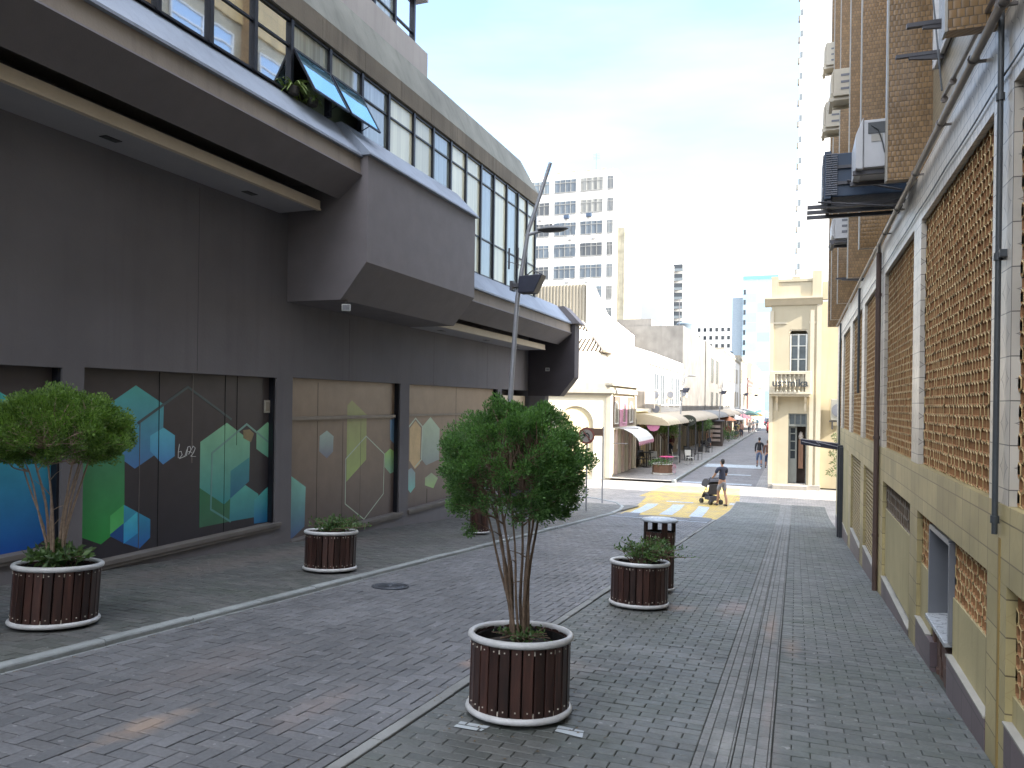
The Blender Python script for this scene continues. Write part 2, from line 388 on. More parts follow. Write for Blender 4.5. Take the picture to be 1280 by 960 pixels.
# left corner pavement behind the curved kerb
g = MB(); q = resample(kp[1:], .6)
for a, b in zip(q, q[1:]):
    xi = -7.75 if a[1] < 22.2 else -40
    g.add([(a[0], a[1], gz(a[1])+.019), (b[0], b[1], gz(b[1])+.019), (min(xi, b[0]-1), min(b[1], 29.0), gz(b[1])+.019), (min(xi, a[0]-1), min(a[1], 29.0), gz(a[1])+.019)], [(0, 1, 2, 3)])
tag(g.build('corner_pavement', M_far), kind='structure')

# crossing paint, worn down to the pavers
def worn(name, col, keep=.5, sc=3.):
    m, t, p = mat0(name); po = t.pos()
    bt = t.n('TexBrick', {'Vector': po, 'Color1': (1, 1, 1, 1), 'Color2': (.8, .8, .8, 1), 'Mortar': (0.12, 0.12, 0.12, 1), 'Scale': 1.0, 'Mortar Size': .007, 'Mortar Smooth': .3, 'Brick Width': .2, 'Row Height': .1})
    c = t.mix(1., col, bt.outputs['Color'], 'MULTIPLY')
    f = t.m('MULTIPLY', t.rng(t.noise(sc, 8, po, .7), .42, .6), 1-keep)
    c = t.mix(f, c, (.17, .165, .165, 1))
    t.t.links.new(c, p.inputs['Base Color']); setp(t, p, Roughness=.7); return m
M_yel = worn('yellow_paint', (.6, .43, .1, 1), .4); M_wht = worn('white_paint', (.46, .53, .6, 1), .7); M_gry = worn('grey_paint', (.13, .15, .18, 1), .7)
def paint(name, polys, m, dz):
    g = MB()
    for poly in polys:
        ys = [p[1] for p in poly]; n = max(1, int((max(ys)-min(ys))/.8))
        a, b, c, d = poly
        for i in range(n):
            t0, t1 = i/n, (i+1)/n
            L = lambda p, q, t: (p[0]+(q[0]-p[0])*t, p[1]+(q[1]-p[1])*t)
            p1, p2, p3, p4 = L(a, d, t0), L(b, c, t0), L(b, c, t1), L(a, d, t1)
            g.add([(x, y, gz(y)+dz) for x, y in (p1, p2, p3, p4)], [(0, 1, 2, 3)])
    return tag(g.build(name, m), kind='structure')
paint('yellow_crossing_paint', [[(-4.95, 22.7), (-2.13, 22.7), (-2.13, 30.6), (-5.6, 30.6)], [(-5.9, 30.6), (-2.0, 30.6), (-2.3, 35.4), (-5.6, 35.4)]], M_yel, -.008)
paint('white_crossing_paint', [[(-4.78, 23.3), (-4.45, 23.4), (-4.72, 28.3), (-5.12, 28.1)], [(-3.88, 23.3), (-3.5, 23.4), (-3.8, 28.5), (-4.2, 28.3)], [(-2.98, 23.2), (-2.6, 23.3), (-2.87, 28.1), (-3.27, 28.3)], [(-4.6, 29.2), (-3.6, 29.2), (-3.6, 29.5), (-4.6, 29.5)], [(-5.1, 36.9), (-1.9, 36.9), (-1.9, 37.5), (-5.1, 37.5)], [(-2.3, 29.4), (-2.12, 29.4), (-2.12, 29.9), (-2.3, 29.9)], [(-5.2, 47), (-1.9, 47), (-1.9, 49.5), (-5.2, 49.5)], [(-4, 42), (-2.2, 42), (-2.2, 42.5), (-4, 42.5)]], M_wht, -.004)
paint('grey_crossing_paint', [[(-4.75, 21.5), (-4.2, 21.5), (-4.42, 23.2), (-4.9, 23.2)], [(-2.8, 21.5), (-2.22, 21.4), (-2.25, 22.9), (-2.88, 23.1)]], M_gry, .007)
paint('white_stop_line', [[(-4.95, 21.25), (-2.22, 21.1), (-2.22, 21.28), (-4.95, 21.43)]], M_wht, .007)
paint('white_paint_patch', [[(-1.85, 4.05), (-1.68, 4.05), (-1.66, 4.15), (-1.85, 4.15)], [(-1.3, 4.25), (-1.12, 4.22), (-1.14, 4.33), (-1.3, 4.35)]], worn('patch_paint', (.5, .55, .58, 1), .8), .0055)
# iron manhole cover set flush in the road
M_iron = plain('cast_iron', (.1, .11, .13, 1), .45, .6, .4, 14)
g = MB(); g.lathe([(.29, -.02), (.29, .006), (.255, .007), (.25, .001), (.2, .001), (.19, .007), (.05, .007), (.04, .001), (0.001, .001)], 40)
for k in range(12):
    a = k*math.pi/6; c, s = math.cos(a), math.sin(a)
    g.hexa([(c*.06-s*.012, s*.06+c*.012, .001), (c*.06+s*.012, s*.06-c*.012, .001), (c*.19+s*.012, s*.19-c*.012, .001), (c*.19-s*.012, s*.19+c*.012, .001)]+[(c*.06-s*.012, s*.06+c*.012, .01), (c*.06+s*.012, s*.06-c*.012, .01), (c*.19+s*.012, s*.19-c*.012, .01), (c*.19-s*.012, s*.19+c*.012, .01)])
o = g.build('manhole_cover', M_iron); o.scale = (.76, .76, 1); o.location = (-4.45, 7.9, gz(7.9)+.006); o.rotation_euler = (-math.atan(.075), 0, 0)
tag(o, 'round dark iron manhole cover set in the brick roadway near the left kerb', 'manhole cover')

# fallen leaves and crumbs of dirt, thickest along the kerb and by the planters
g = MB(); rnd = random.Random(77)
for k in range(520):
    c = rnd.random()
    if c < .35: x, y, z = -4.93+abs(rnd.gauss(0, .05)), rnd.uniform(3, 20), .004
    elif c < .6: x, y, z = 1.03-abs(rnd.gauss(0, .06)), rnd.uniform(4.5, 22), .004
    elif c < .85: px, py = rnd.choice([(-1.6, 4.47), (-1.6, 8.36), (-1.57, 9.45)]); a = rnd.uniform(0, 6.28); q = .33+abs(rnd.gauss(0, .18)); x, y, z = px+q*math.cos(a), py+q*math.sin(a), .004
    else: x, y, z = rnd.uniform(-4.9, 1), rnd.uniform(3, 18), .004
    if -.51 < x < -.09: z = .009
    a = rnd.uniform(0, 6.28); L = rnd.uniform(.006, .016); w_ = L*.45; h = gz(y)+z+rnd.uniform(0, .004)
    c_, s_ = math.cos(a), math.sin(a)
    g.add([(x-c_*L, y-s_*L, h), (x+s_*w_, y-c_*w_, h+.003), (x+c_*L, y+s_*L, h+.001), (x-s_*w_, y+c_*w_, h+.003)], [(0, 1, 2, 3)])
tag(g.build('leaf_litter', plain('dry_leaf', (.14, .1, .05, 1), .8, var=.7, scale=4)), 'scattered dry leaves and crumbs along the kerb, the wall and the planters', 'leaf litter', kind='stuff')
# ================================================================== grey office building on the left
M_char = streaky('charcoal_render', (.158, .15, .16), .85, .12, .16, (.07, .063, .066, 1), .35)
M_charP = plain('charcoal_paint', (.185, .168, .175, 1), .7, var=.12, bump=.15)
M_strip = streaky('pale_concrete_cap', (.27, .31, .38), .6, .22, .35, (.15, .17, .2, 1))
M_conc = streaky('weathered_concrete', (.19, .165, .13), .9, .3, .6, (.07, .062, .05, 1), .5)
M_conc2 = streaky('grey_green_concrete', (.22, .225, .2), .9, .25, .45, (.1, .105, .09, 1), .4)
M_cream = plain('cream_soffit', (.62, .53, .41, 1), .6, var=.08)
M_soff = plain('grey_soffit', (.4, .39, .41, 1), .6, var=.06)
M_frame = plain('dark_window_frame', (.018, .02, .028, 1), .4, .3)
M_black = plain('black_seam', (.01, .01, .012, 1), .8)
M_fasc = streaky('taupe_fascia', (.25, .215, .18), .85, .15, .35, (.12, .1, .085, 1), .3)
M_dark = plain('dark_void', (.012, .012, .015, 1), .9)
OB = (-7.75, 12, -.9)
ob = empty('office_building', OB, 'long dark grey building with hexagon mural panels and glazed upper storey left of the street', 'building')
TOP = 2.0
bays = [(2.4, 6.25, 1.92, -.09), (6.53, 10.02, 1.94, -.37), (10.43, 14.06, 1.96, -.73), (14.46, 19.6, 1.96, -.73)]
w = MB(); xb = -8.3
w.box(xb, -7.75, -6, 22.1, 1.97, 7.2)
prev = -6
for (a, b, zt, zb) in bays:
    w.box(xb, -7.75, prev, a, -2.4, 1.97)
    if zt < 1.965: w.box(xb, -7.75, a, b, zt, 1.97)
    w.box(xb, -7.75, a, b, -2.4, zb)
    prev = b
w.box(xb, -7.75, prev, 19.9, -2.4, 1.97)
w.box(-16, xb-.01, -6, 21.9, -2.4, 7.0)
w.build('wall', M_char, ob)
# projecting sills
for (a, b, zt, zb) in bays:
    g = MB(); g.box(-7.9, -7.7, a-.02 if zb < -.3 else a, b+.12, zb-.055, zb+.003); g.box(-7.9, -7.715, a, b+.1, zb-.1, zb-.053)
    g.build('window_sill', plain('sill_stone', (.16, .145, .135, 1), .7), ob, bevel=.006)


# mural panels. Everything printed lies on the panel, a few tenths of a millimetre apart
KX = 1.45
def K(r, g_, b): return C(r, g_, b, KX)
M_pan = grad('mural_ground', -.7, 1.9, K(36, 36, 44), K(62, 56, 56), .4)
M_pan2 = grad('mural_ground_reflection', -.7, 1.9, K(74, 66, 66), K(128, 110, 92), .42)  # warm reflection of the sunlit street put into the panel colour
M_seam = M_black; M_pale = plain('pale_seam', K(92, 86, 84), .5)
M_line = grad('mural_line_teal', -.3, 1.5, K(70, 120, 118), K(110, 140, 130))
M_line2 = plain('mural_line_pale', K(150, 165, 150), .4)
M_line0 = plain('mural_line_dim', K(66, 76, 78), .4)
def panel(bay, x, layers, mats, name='mural_panel'):
    a, b, zt, zb = bays[bay]
    g = MB(); g.box(x-.04, x, a, b, zb, zt+.03, 0)
    rank = [0]
    def clip(poly):     # keep the print inside its bay
        def cut(P, f, inter):
            out = []
            for i, p in enumerate(P):
                q = P[(i+1) % len(P)]
                if f(p): out.append(p)
                if f(p) != f(q): out.append(inter(p, q))
            return out
        def at(k, v): return lambda p, q: tuple(p[j]+(q[j]-p[j])*(v-p[k])/(q[k]-p[k]) for j in (0, 1))
        for (k, v, sgn) in ((0, a, 1), (0, b, -1), (1, zb+.004, 1), (1, zt, -1)):
            if poly: poly = cut(poly, lambda p: (p[k]-v)*sgn > 0, at(k, v))
        return poly
    for L in layers:
        kind, mi, pts = L[0], L[1], L[2]; rank[0] += 1; d = x+0.0003*rank[0]
        if kind == 'poly':
            pts = clip(pts)
            if pts: g.prism(pts, 'x', x-.001, d, mi)
        else:
            wd = L[3]/2; P = pts+[pts[0]] if kind == 'loop' else pts
            for p, q in zip(P, P[1:]):
                t = Vector((q[0]-p[0], q[1]-p[1])).normalized(); nx, nz = -t.y*wd, t.x*wd; e = t*wd*.5
                r = clip([(p[0]+nx-e.x, p[1]+nz-e.y), (q[0]+nx+e.x, q[1]+nz+e.y), (q[0]-nx+e.x, q[1]-nz+e.y), (p[0]-nx-e.x, p[1]-nz-e.y)])
                if r: g.prism(r, 'x', x-.001, d, mi)
                rank[0] += .1; d = x+0.0003*rank[0]
    return g.build(name, mats, ob)
XP = -7.87
mats1 = [M_pan, grad('print_teal_top', .6, 1.8, K(66, 100, 155), K(74, 150, 140)), grad('print_blue', .65, 1.25, K(64, 108, 165), K(84, 165, 178)),
         grad('print_green', -.2, 1.0, K(42, 128, 62), K(62, 112, 84)), grad('print_lime', -.05, .25, K(76, 160, 92), K(66, 150, 80)),
         grad('print_deep_blue', -.35, .25, K(36, 80, 145), K(52, 135, 155)), grad('print_sky_blue', -.25, .1, K(44, 125, 180), K(64, 160, 175)),
         grad('print_navy', -.25, .05, K(30, 60, 115), K(34, 80, 130)), grad('print_sage', .0, 1.25, K(40, 118, 124), K(118, 168, 132)),
         grad('print_petrol', .1, .7, K(34, 88, 118), K(60, 128, 128)), grad('print_dark_green', -.25, .3, K(50, 92, 72), K(44, 98, 66)),
         grad('print_sea', -.25, .3, K(46, 108, 122), K(78, 150, 138)), grad('print_aqua', -.35, .3, K(30, 92, 140), K(78, 158, 142)),
         plain('print_gold', K(122, 108, 80), .4), M_line, M_line0, M_seam, M_pale, plain('graffiti_white', K(185, 185, 185), .6)]
graf = [[(8.12, .97), (8.1, .86), (8.1, .78)], [(8.1, .86), (8.15, .87), (8.17, .82), (8.13, .78), (8.1, .79)], [(8.2, .8), (8.22, .79), (8.25, .87), (8.27, .9)],
        [(8.25, .8), (8.27, .92), (8.31, .93), (8.33, .88), (8.29, .82)], [(8.33, .88), (8.37, .93), (8.41, .9), (8.38, .84), (8.33, .79), (8.42, .78)], [(8.28, .86), (8.35, .84)], [(8.12, .77), (8.2, .79)]]
L1 = [('poly', 1, [(7.38, 1.75), (7.84, 1.51), (7.83, .91), (7.38, .69), (7.0, .94), (6.99, 1.52)]),
      ('poly', 2, [(7.84, 1.2), (8.04, 1.09), (8.04, .81), (7.84, .71), (7.62, .9), (7.62, 1.1)]),
      ('poly', 3, [(6.9, 1.05), (7.22, .87), (7.23, -.01), (6.89, -.19), (6.55, -.03), (6.55, .95)]),
      ('poly', 4, [(7.22, .25), (7.22, .02), (7.02, -.09), (7.02, .14)]),
      ('poly', 5, [(7.22, .25), (7.64, .01), (7.64, -.23), (7.47, -.34), (7.22, -.23)]),
      ('poly', 6, [(7.42, .13), (7.44, -.14), (7.22, -.24), (7.22, .01)]), ('poly', 7, [(7.02, -.09), (7.22, .02), (7.22, -.23), (7.02, -.11)]),
      ('poly', 8, [(9.04, 1.24), (9.55, .96), (9.54, .33), (9.0, .04), (8.51, .33), (8.51, .98)]),
      ('poly', 9, [(9.13, .52), (9.54, .7), (9.54, .33), (9.13, .11)]),
      ('poly', 10, [(8.51, .33), (9.0, .04), (9.13, .11), (9.14, -.23), (8.51, -.23)]),
      ('poly', 11, [(9.46, .28), (9.76, .11), (9.77, -.17), (9.67, -.24), (9.12, -.23), (9.13, .11)]),
      ('poly', 12, [(10.2, .31), (10.2, -.37), (9.67, -.34), (9.66, .02), (9.91, .16)]),
      ('poly', 8, [(9.96, 1.23), (10.15, 1.13), (10.16, .76), (9.98, .67), (9.7, .82), (9.7, 1.09)]),
      ('poly', 13, [(9.39, 1.12), (9.54, 1.13), (9.64, 1.06), (9.57, .93), (9.4, 1.0)]),
      ('line', 15, [(7.42, 1.27), (8.26, 1.75), (9.13, 1.29)], .035), ('line', 14, [(9.14, -.23), (8.73, .0), (8.74, .81), (9.47, 1.21), (10.13, .83)], .03),
      ('line', 17, [(8.35, 1.95), (8.35, .7)], .02), ('line', 16, [(7.76, 1.95), (7.76, -.4)], .007), ('line', 16, [(8.995, 1.95), (8.995, 1.2)], .012), ('line', 16, [(9.25, 1.95), (9.25, .9)], .004),
      ('line', 17, [(7.45, 1.3), (7.45, -.35)], .006), ('line', 16, [(8.995, 1.2), (8.995, -.4)], .003)] + [('line', 18, s, .005) for s in graf]
panel(1, XP, L1, mats1)
mats0 = [M_pan, grad('print_ocean', -.1, 1.6, K(16, 66, 140), K(60, 150, 145)), plain('graffiti_black', (.01, .01, .01, 1), .6), M_seam]
g0 = [[(5.5, 1.02), (5.66, 1.03)], [(5.52, .97), (5.6, .98), (5.6, .9), (5.52, .92)], [(5.62, .97), (5.67, .96), (5.63, .9), (5.68, .9)]]
panel(0, XP, [('poly', 1, [(4.2, 1.2), (4.9, 1.62), (5.61, 1.64), (5.85, 1.5), (6.33, 1.2), (6.33, .08), (6.0, -.09), (4.2, -.2)])]+[('line', 2, s, .01) for s in g0], mats0)
mats2 = [M_pan2, grad('print_slate', .55, 1.05, K(88, 92, 112), K(138, 160, 152)), grad('print_lime_fade', .1, 1.6, K(128, 150, 86), K(128, 128, 84)),
         grad('print_teal_low', -.7, .34, K(70, 92, 128), K(112, 170, 152)), grad('print_spring', .1, .6, K(110, 150, 130), K(132, 168, 92)), M_line2, M_seam, M_pale, grad('print_mist', .6, 1.2, K(84, 118, 140), K(90, 120, 150))]
panel(2, XP, [('poly', 1, [(11.6, 1.05), (11.81, .94), (11.8, .66), (11.61, .55), (11.37, .69), (11.38, .96)]),
      ('poly', 2, [(12.4, 1.6), (12.94, 1.32), (12.94, .44), (12.25, .07), (12.25, 1.5)]),
      ('poly', 3, [(10.43, .4), (10.55, .34), (10.99, .1), (10.97, -.58), (10.6, -.74), (10.43, -.74)]),
      ('poly', 4, [(13.87, .61), (14.15, .5), (14.16, .13), (13.89, .09), (13.66, .24), (13.65, .51)]),
      ('poly', 8, [(13.85, 1.2), (14.1, 1.25), (14.1, .66), (13.87, .8)]),
      ('loop', 5, [(12.93, .9), (13.64, .51), (13.62, -.3), (12.89, -.72), (12.22, -.34), (12.22, .5)], .02),
      ('line', 6, [(11.31, 1.22), (11.31, -.7)], .006), ('line', 6, [(12.11, 1.2), (12.11, -.7)], .003), ('line', 7, [(12.73, 1.2), (12.73, -.7)], .004), ('line', 6, [(11.31, 1.9), (11.31, 1.32)], .004)], mats2)
mats3 = [M_pan2, grad('print_reed', .1, 1.25, K(96, 112, 118), K(150, 172, 150)), grad('print_lagoon', -.4, .15, K(92, 158, 150), K(112, 128, 140)), grad('print_leaf', -.45, .0, K(122, 160, 98), K(112, 124, 110)), M_line2, M_seam, plain('buff_reflection', K(165, 142, 104), .35)]  # last one: reflection within the pale outline, put into the colour
panel(3, XP, [('poly', 6, [(14.72, 1.0), (14.98, 1.16), (15.24, 1.0), (15.22, .2), (14.98, .1), (14.72, .3)]), ('poly', 1, [(15.71, 1.24), (16.2, .96), (16.18, .23), (15.52, .14), (15.24, .33), (15.31, 1.03)]),
      ('poly', 2, [(14.81, .14), (15.0, .02), (15.0, -.3), (14.79, -.41), (14.66, -.31), (14.64, .09)]), ('poly', 3, [(15.8, -.05), (16.14, -.2), (15.91, -.42), (15.48, -.31), (15.48, -.14)]),
      ('line', 4, [(14.68, 1.04), (14.98, 1.22), (15.31, 1.03), (15.29, .29), (14.98, .14)], .03), ('line', 5, [(15.58, -.4), (15.58, -.72)], .02), ('line', 5, [(17.1, 1.95), (17.1, -.7)], .01)], mats3)
# rails across the panels of bays three and four, side jamb posts, small plate
g = MB(); g.box(-7.87, -7.79, 10.43, 13.95, 1.25, 1.31); g.build('panel_rail', plain('brown_rail', (.24, .2, .16, 1), .5), ob, bevel=.004)
g = MB(); g.box(-7.87, -7.82, 14.46, 19.6, 1.27, 1.31); g.build('panel_rail', bpy.data.materials['brown_rail'], ob)
for (a, b, zt, zb) in bays:
    g = MB(); g.box(-7.9, -7.78, b-.035, b-.002, zb, zt); g.build('jamb_post', M_frame, ob)
g = MB(); g.box(-7.868, -7.845, 9.86, 10.0, 1.38, 1.58, 0); g.box(-7.846, -7.84, 9.885, 9.975, 1.41, 1.55, 1)
g.build('wall_plate', [plain('cream_plastic', (.45, .42, .36, 1), .5), plain('cream_plastic_inner', (.3, .27, .22, 1), .5)], ob, bevel=.004)

# canopies: stepped section. dz lowers the second one
def canopy(y0, y1, dz, ye):
    def z(v): return v+dz
    g = MB(); g.prism([(-6.415, z(5.374)), (-6.395, z(5.125)), (-6.5, z(5.125)), (-7.2, z(5.3)), (-7.2, z(5.374))], 'y', y0, y1); g.build('canopy_fascia', M_fasc, ob)
    g = MB(); g.prism([(-6.37, z(5.123)), (-6.365, z(5.1)), (-6.78, z(4.76)), (-6.84, z(4.78)), (-6.9, z(5.0)), (-7.7, z(5.05)), (-7.76, z(5.122))], 'y', y0, y1); g.build('canopy_underside', M_charP, ob)
    g = MB(); g.prism([(-6.355, z(5.376)), (-6.355, z(5.41)), (-6.84, z(5.95)), (-7.2, z(5.95)), (-7.2, z(5.376))], 'y', y0, y1)
    g.build('canopy_cap', M_strip, ob)
    g = MB(); a, b = y0, ye
    lo = z(4.57)
    g.box(-7.76, -7.08, a, b-.05, lo+.02, lo+.16, 0)
    g.box(-7.08, -7.045, a, b, lo+.03, lo+.155, 1)
    g.box(-7.1, -7.03, a, b, lo, lo+.03, 1)
    g.box(-7.76, -7.1, a, b-.08, lo-.004, lo+.02, 0)
    s = g.build('soffit_trough', [M_soff, M_cream], ob, bevel=.003)
    return s, lo
s1, l1 = canopy(-6, 10.24, 0, 10.12)
s2, l2 = canopy(14.45, 22.08, -1.39, 21.6)
M_dl = plain('downlight_dark', (.03, .03, .035, 1), .4)
for s, lz, ys in ((s1, l1, (4.2, 6.55, 8.92)), (s2, l2, (15.3, 17.9, 20.2))):
    for y in ys:
        g = MB(); g.box(-7.47, -7.36, y-.11, y+.11, lz-.012, lz-.005); o = g.build('downlight', M_dl, s)
        g2 = MB(); g2.box(-7.49, -7.34, y-.13, y+.13, lz-.0052, lz-.0045); g2.build('downlight_trim', M_soff, s)
# projecting bays
def pbay(y0, y1, dz, ztop, name, m):
    g = MB()
    g.prism([(-7.74, 3.18+dz), (-6.73, 3.18+dz), (-6.27, 3.75+dz), (-6.27, ztop), (-7.74, ztop)], 'y', y0, y1)
    b = g.build(name, m, ob)
    return b
b1 = pbay(10.24, 14.45, 0, 5.4, 'projecting_bay', M_charP)
g = MB(); g.prism([(-6.2, 5.40), (-6.2, 5.425), (-6.72, 5.96), (-6.9, 5.96), (-6.9, 5.403)], 'y', 10.19, 14.5); g.build('bay_cap', M_strip, b1)
b2 = pbay(22.1, 22.6, -1.37, 3.98, 'end_wall_fin', plain('violet_grey_paint', (.06, .052, .06, 1), .7, var=.12))
g = MB(); g.prism([(-6.12, 3.99), (-6.12, 4.02), (-6.6, 4.53), (-7.2, 4.53), (-7.2, 3.99)], 'y', 22.04, 22.7); g.build('fin_cap', M_charP, b2)
g = MB(); g.box(-16, -7.2, 22.12, 22.5, -2.4, 3.9); g.box(-16, -6.95, 19.95, 22.5, 3.9, 4.6); g.build('end_wall', M_char, ob)
# ground-floor doorway at the far end: cream recess
g = MB(); g.box(-8.2, -7.8, 19.92, 22.0, 1.4, 1.8); g.build('door_head', M_cream, ob)

# glazing band
GX = -6.8
M_gl_ref = glassy('mirror_glass', (.02, .025, .03, 1), .72)
M_gl_cur = glassy('curtained_glass', (.66, .66, .5, 1), .04, vertical=.1, k=.45)
M_gl_mid = glassy('pale_glass', (.26, .3, .27, 1), .12, vertical=.4, k=.6)
M_curt_blue = glassy('blue_glass', (.1, .2, .3, 1), .6)
mull = [1.6, 2.5, 3.3, 4.1, 4.95, 5.8, 6.6, 7.42, 8.23, 9.0, 9.95, 10.87, 11.75, 12.69, 13.5, 14.32, 15.1, 15.94, 16.73, 17.58, 18.39, 19.1, 19.8]
for i, (a, b) in enumerate(zip(mull, mull[1:])):
    zb = 5.95 if b < 14.6 else 4.5
    kind = M_gl_ref if b < 10 else (M_gl_mid if i in (10, 11, 14, 17, 19) else M_gl_cur)
    zs = [zb, 6.62, 7.0] if zb > 5 else [zb, 5.35, 6.62, 7.0]
    if i in (9, 10): continue
    g = MB(); g.box(GX-.03, GX-.015, a+.03, b-.03, zb, 7.0); pn = g.build('window', kind, ob)
    f = MB(); f.box(GX-.06, GX+.035, a-.03, a+.03, zb, 7.0)
    for z in zs[1:-1]: f.box(GX-.05, GX+.01, a+.03, b-.03, z-.015, z+.015)
    f.box(GX-.05, GX+.015, a+.03, b-.03, 6.965, 7.0); f.box(GX-.05, GX+.015, a+.03, b-.03, zb, zb+.03)
    f.build('frame', M_frame, pn)
f = MB(); f.box(GX-.06, GX+.03, 19.77, 19.85, 4.5, 7.0); f.build('corner_mullion', M_frame, ob)
# the two top-hung lights standing open, room behind
M_openglass = glassy('sky_mirror_glass', (.12, .3, .42, 1), .8, tint=(.55, .85, 1, 1))
M_room = plain('room_green', (.3, .36, .24, 1), .8)
g = MB(); g.box(-7.2, -7.15, 9.95, 11.75, 5.9, 7.0); g.build('room_wall', M_room, ob)
for i in (9, 10):
    a, b = mull[i], mull[i+1]
    g = MB(); g.box(GX-.03, GX-.015, a+.03, b-.03, 6.62, 7.0); pn = g.build('transom_window', M_gl_mid, ob)
    f = MB(); f.box(GX-.06, GX+.035, a-.03, a+.03, 5.95, 7.0); f.box(GX-.05, GX+.01, a+.03, b-.03, 6.6, 6.64); f.box(GX-.05, GX+.015, a+.03, b-.03, 6.965, 7.0); f.build('frame', M_frame, pn)
    # sash hinged at z 6.6, its foot pushed out
    L = .74; ang = R(30)
    def S(u, v, t): return (GX+.02+math.sin(ang)*v+math.cos(ang)*t, u, 6.6-math.cos(ang)*v+math.sin(ang)*t)
    g = MB(); g.hexa([S(a+.05, .02, 0), S(b-.05, .02, 0), S(b-.05, L, 0), S(a+.05, L, 0), S(a+.05, .02, .008), S(b-.05, .02, .008), S(b-.05, L, .008), S(a+.05, L, .008)])
    sash = g.build('open_window', M_openglass, ob)
    f = MB()
    for (u0, u1, v0, v1) in ((a+.03, b-.03, 0, .03), (a+.03, b-.03, L-.03, L), (a+.03, a+.055, .03, L-.03), (b-.055, b-.03, .03, L-.03)):
        f.hexa([S(u0, v0, -.012), S(u1, v0, -.012), S(u1, v1, -.012), S(u0, v1, -.012), S(u0, v0, .018), S(u1, v0, .018), S(u1, v1, .018), S(u0, v1, .018)])
    f.tube([(GX, b-.06, 6.0), S(b-.06, .55, 0)], .008, 6); f.tube([(GX, b-.06, 6.15), S(b-.06, .3, 0)], .006, 6)
    f.build('frame', M_frame, sash)
# concrete roof edge
g = MB(); yprev = -6; k = 0
for y in [y*1.21 for y in range(-4, 17)]+[19.9]:
    g.box(-7.6, -6.74, yprev+.006, y, 7.02, 7.36+0*k); yprev = y
g.build('roof_fascia', M_conc, ob)
g = MB(); g.hexa([(-7.7, -6, 7.363), (-6.74, -6, 7.363), (-6.74, 19.9, 7.363), (-7.7, 19.9, 7.363), (-7.7, -6, 8.3), (-7.05, -6, 8.12), (-7.05, 19.25, 8.12), (-7.7, 19.25, 8.3)])
g.build('roof_slope', M_conc2, ob)
# set-back upper tower
M_up = streaky('pale_grey_render', (.36, .34, .33), .8, .15, .3, (.2, .19, .18, 1))
tx = -7.5
g = MB(); g.box(-16, tx, -6, 14.6, 7.0, 9.05, 0); g.box(-16, tx-.25, -6, 14.2, 9.05, 10.15); g.box(-16, tx, -6, 14.6, 10.15, 10.9); g.box(-16, tx-.25, -6, 14.2, 10.9, 12.1); g.box(-16, tx, -6, 14.6, 12.1, 14); g.build('upper_tower', M_up, ob)
ups = [9.0, 10.0, 10.9, 11.8, 12.65, 13.45, 14.25]
for a, b in zip([6, 7, 8]+ups[:-1], [7, 8, 9]+ups[1:]):
    for (z0, z1) in ((9.05, 10.15), (10.9, 12.1)):
        g = MB(); g.box(tx-.2, tx-.19, a+.03, b-.03, z0, z1); pn = g.build('window', M_gl_mid if (int(a*3) % 2) else M_gl_ref, ob)
        f = MB(); f.box(tx-.24, tx-.13, b-.03, b+.03, z0, z1); f.box(tx-.22, tx-.16, a+.03, b-.03, z0+.3, z0+.33); f.build('frame', M_frame, pn)

# wall-mounted floodlights (own things)
M_wpl = plain('white_plastic', (.62, .62, .6, 1), .4); M_lens = plain('grey_lens', (.25, .26, .28, 1), .15)
def wallspot(loc, rz, lab, s=1.):
    e = empty('wall_floodlight', (0, 0, 0), lab, 'floodlight', 'floodlights under the grey building bays')
    g = MB(); g.box(-.07, .07, -.06, .0, -.06, .05); g.build('lamp_housing', M_wpl, e, bevel=.012)
    g = MB(); g.box(-.055, .055, -.066, -.0605, -.045, .035); g.build('lens', M_lens, e)
    g = MB(); g.box(-.02, .02, -.03, .03, .05, .12); g.tube([(-.07, -.03, 0), (-.085, -.03, .07), (.085, -.03, .07), (.07, -.03, 0)], .008, 6); g.build('bracket', plain('dark_bracket', (.03, .03, .03, 1), .5), e)
    place(e, loc, rz, lab, s)
wallspot((-6.72, 10.38, 3.07), R(35), 'small white floodlight hanging under the near corner of the projecting grey bay')
wallspot((-7.1, 22.03, 2.62), R(20), 'small pale lamp fixed on the dark end fin of the grey building', .9)

# ledge plants by the open window
M_lf = plain('ledge_leaf', (.2, .28, .07, 1), .55, var=.4, scale=20)
rnd = random.Random(12)
for i, (y, n, s, lab) in enumerate([(9.0, 60, .3, 'bushy spider plant on the concrete ledge left of the open windows'), (9.45, 46, .2, 'smaller trailing plant on the ledge close to the first open window')]):
    e = empty('ledge_plant', (-6.74, y, 5.93), lab, 'plant', 'plants on the upper ledge')
    g = MB(); g.lathe([(.07, 0), (.09, .1), (.08, .1), (.075, .08)], 14); o = g.build('pot', plain('dark_pot', (.05, .045, .04, 1), .7), e, off=(0, 0, 0))
    g = MB()
    for k in range(n):
        a = rnd.uniform(0, 6.28); L = s*rnd.uniform(.6, 1.1); up = rnd.uniform(.5, 1.3); w_ = .012
        pts = [(math.cos(a)*L*t, math.sin(a)*L*t, .08+L*(up*t-1.1*t*t)) for t in (0, .3, .6, .85, 1)]
        pr = []
        for j, p in enumerate(pts):
            ww = w_*(1, 1.2, 1, .6, .1)[j]; pr += [(p[0]-math.sin(a)*ww, p[1]+math.cos(a)*ww, p[2]), (p[0]+math.sin(a)*ww, p[1]-math.cos(a)*ww, p[2])]
        g.add(pr, [(2*j, 2*j+1, 2*j+3, 2*j+2) for j in range(4)])
    g.build('foliage', M_lf, e, off=(0, 0, 0))

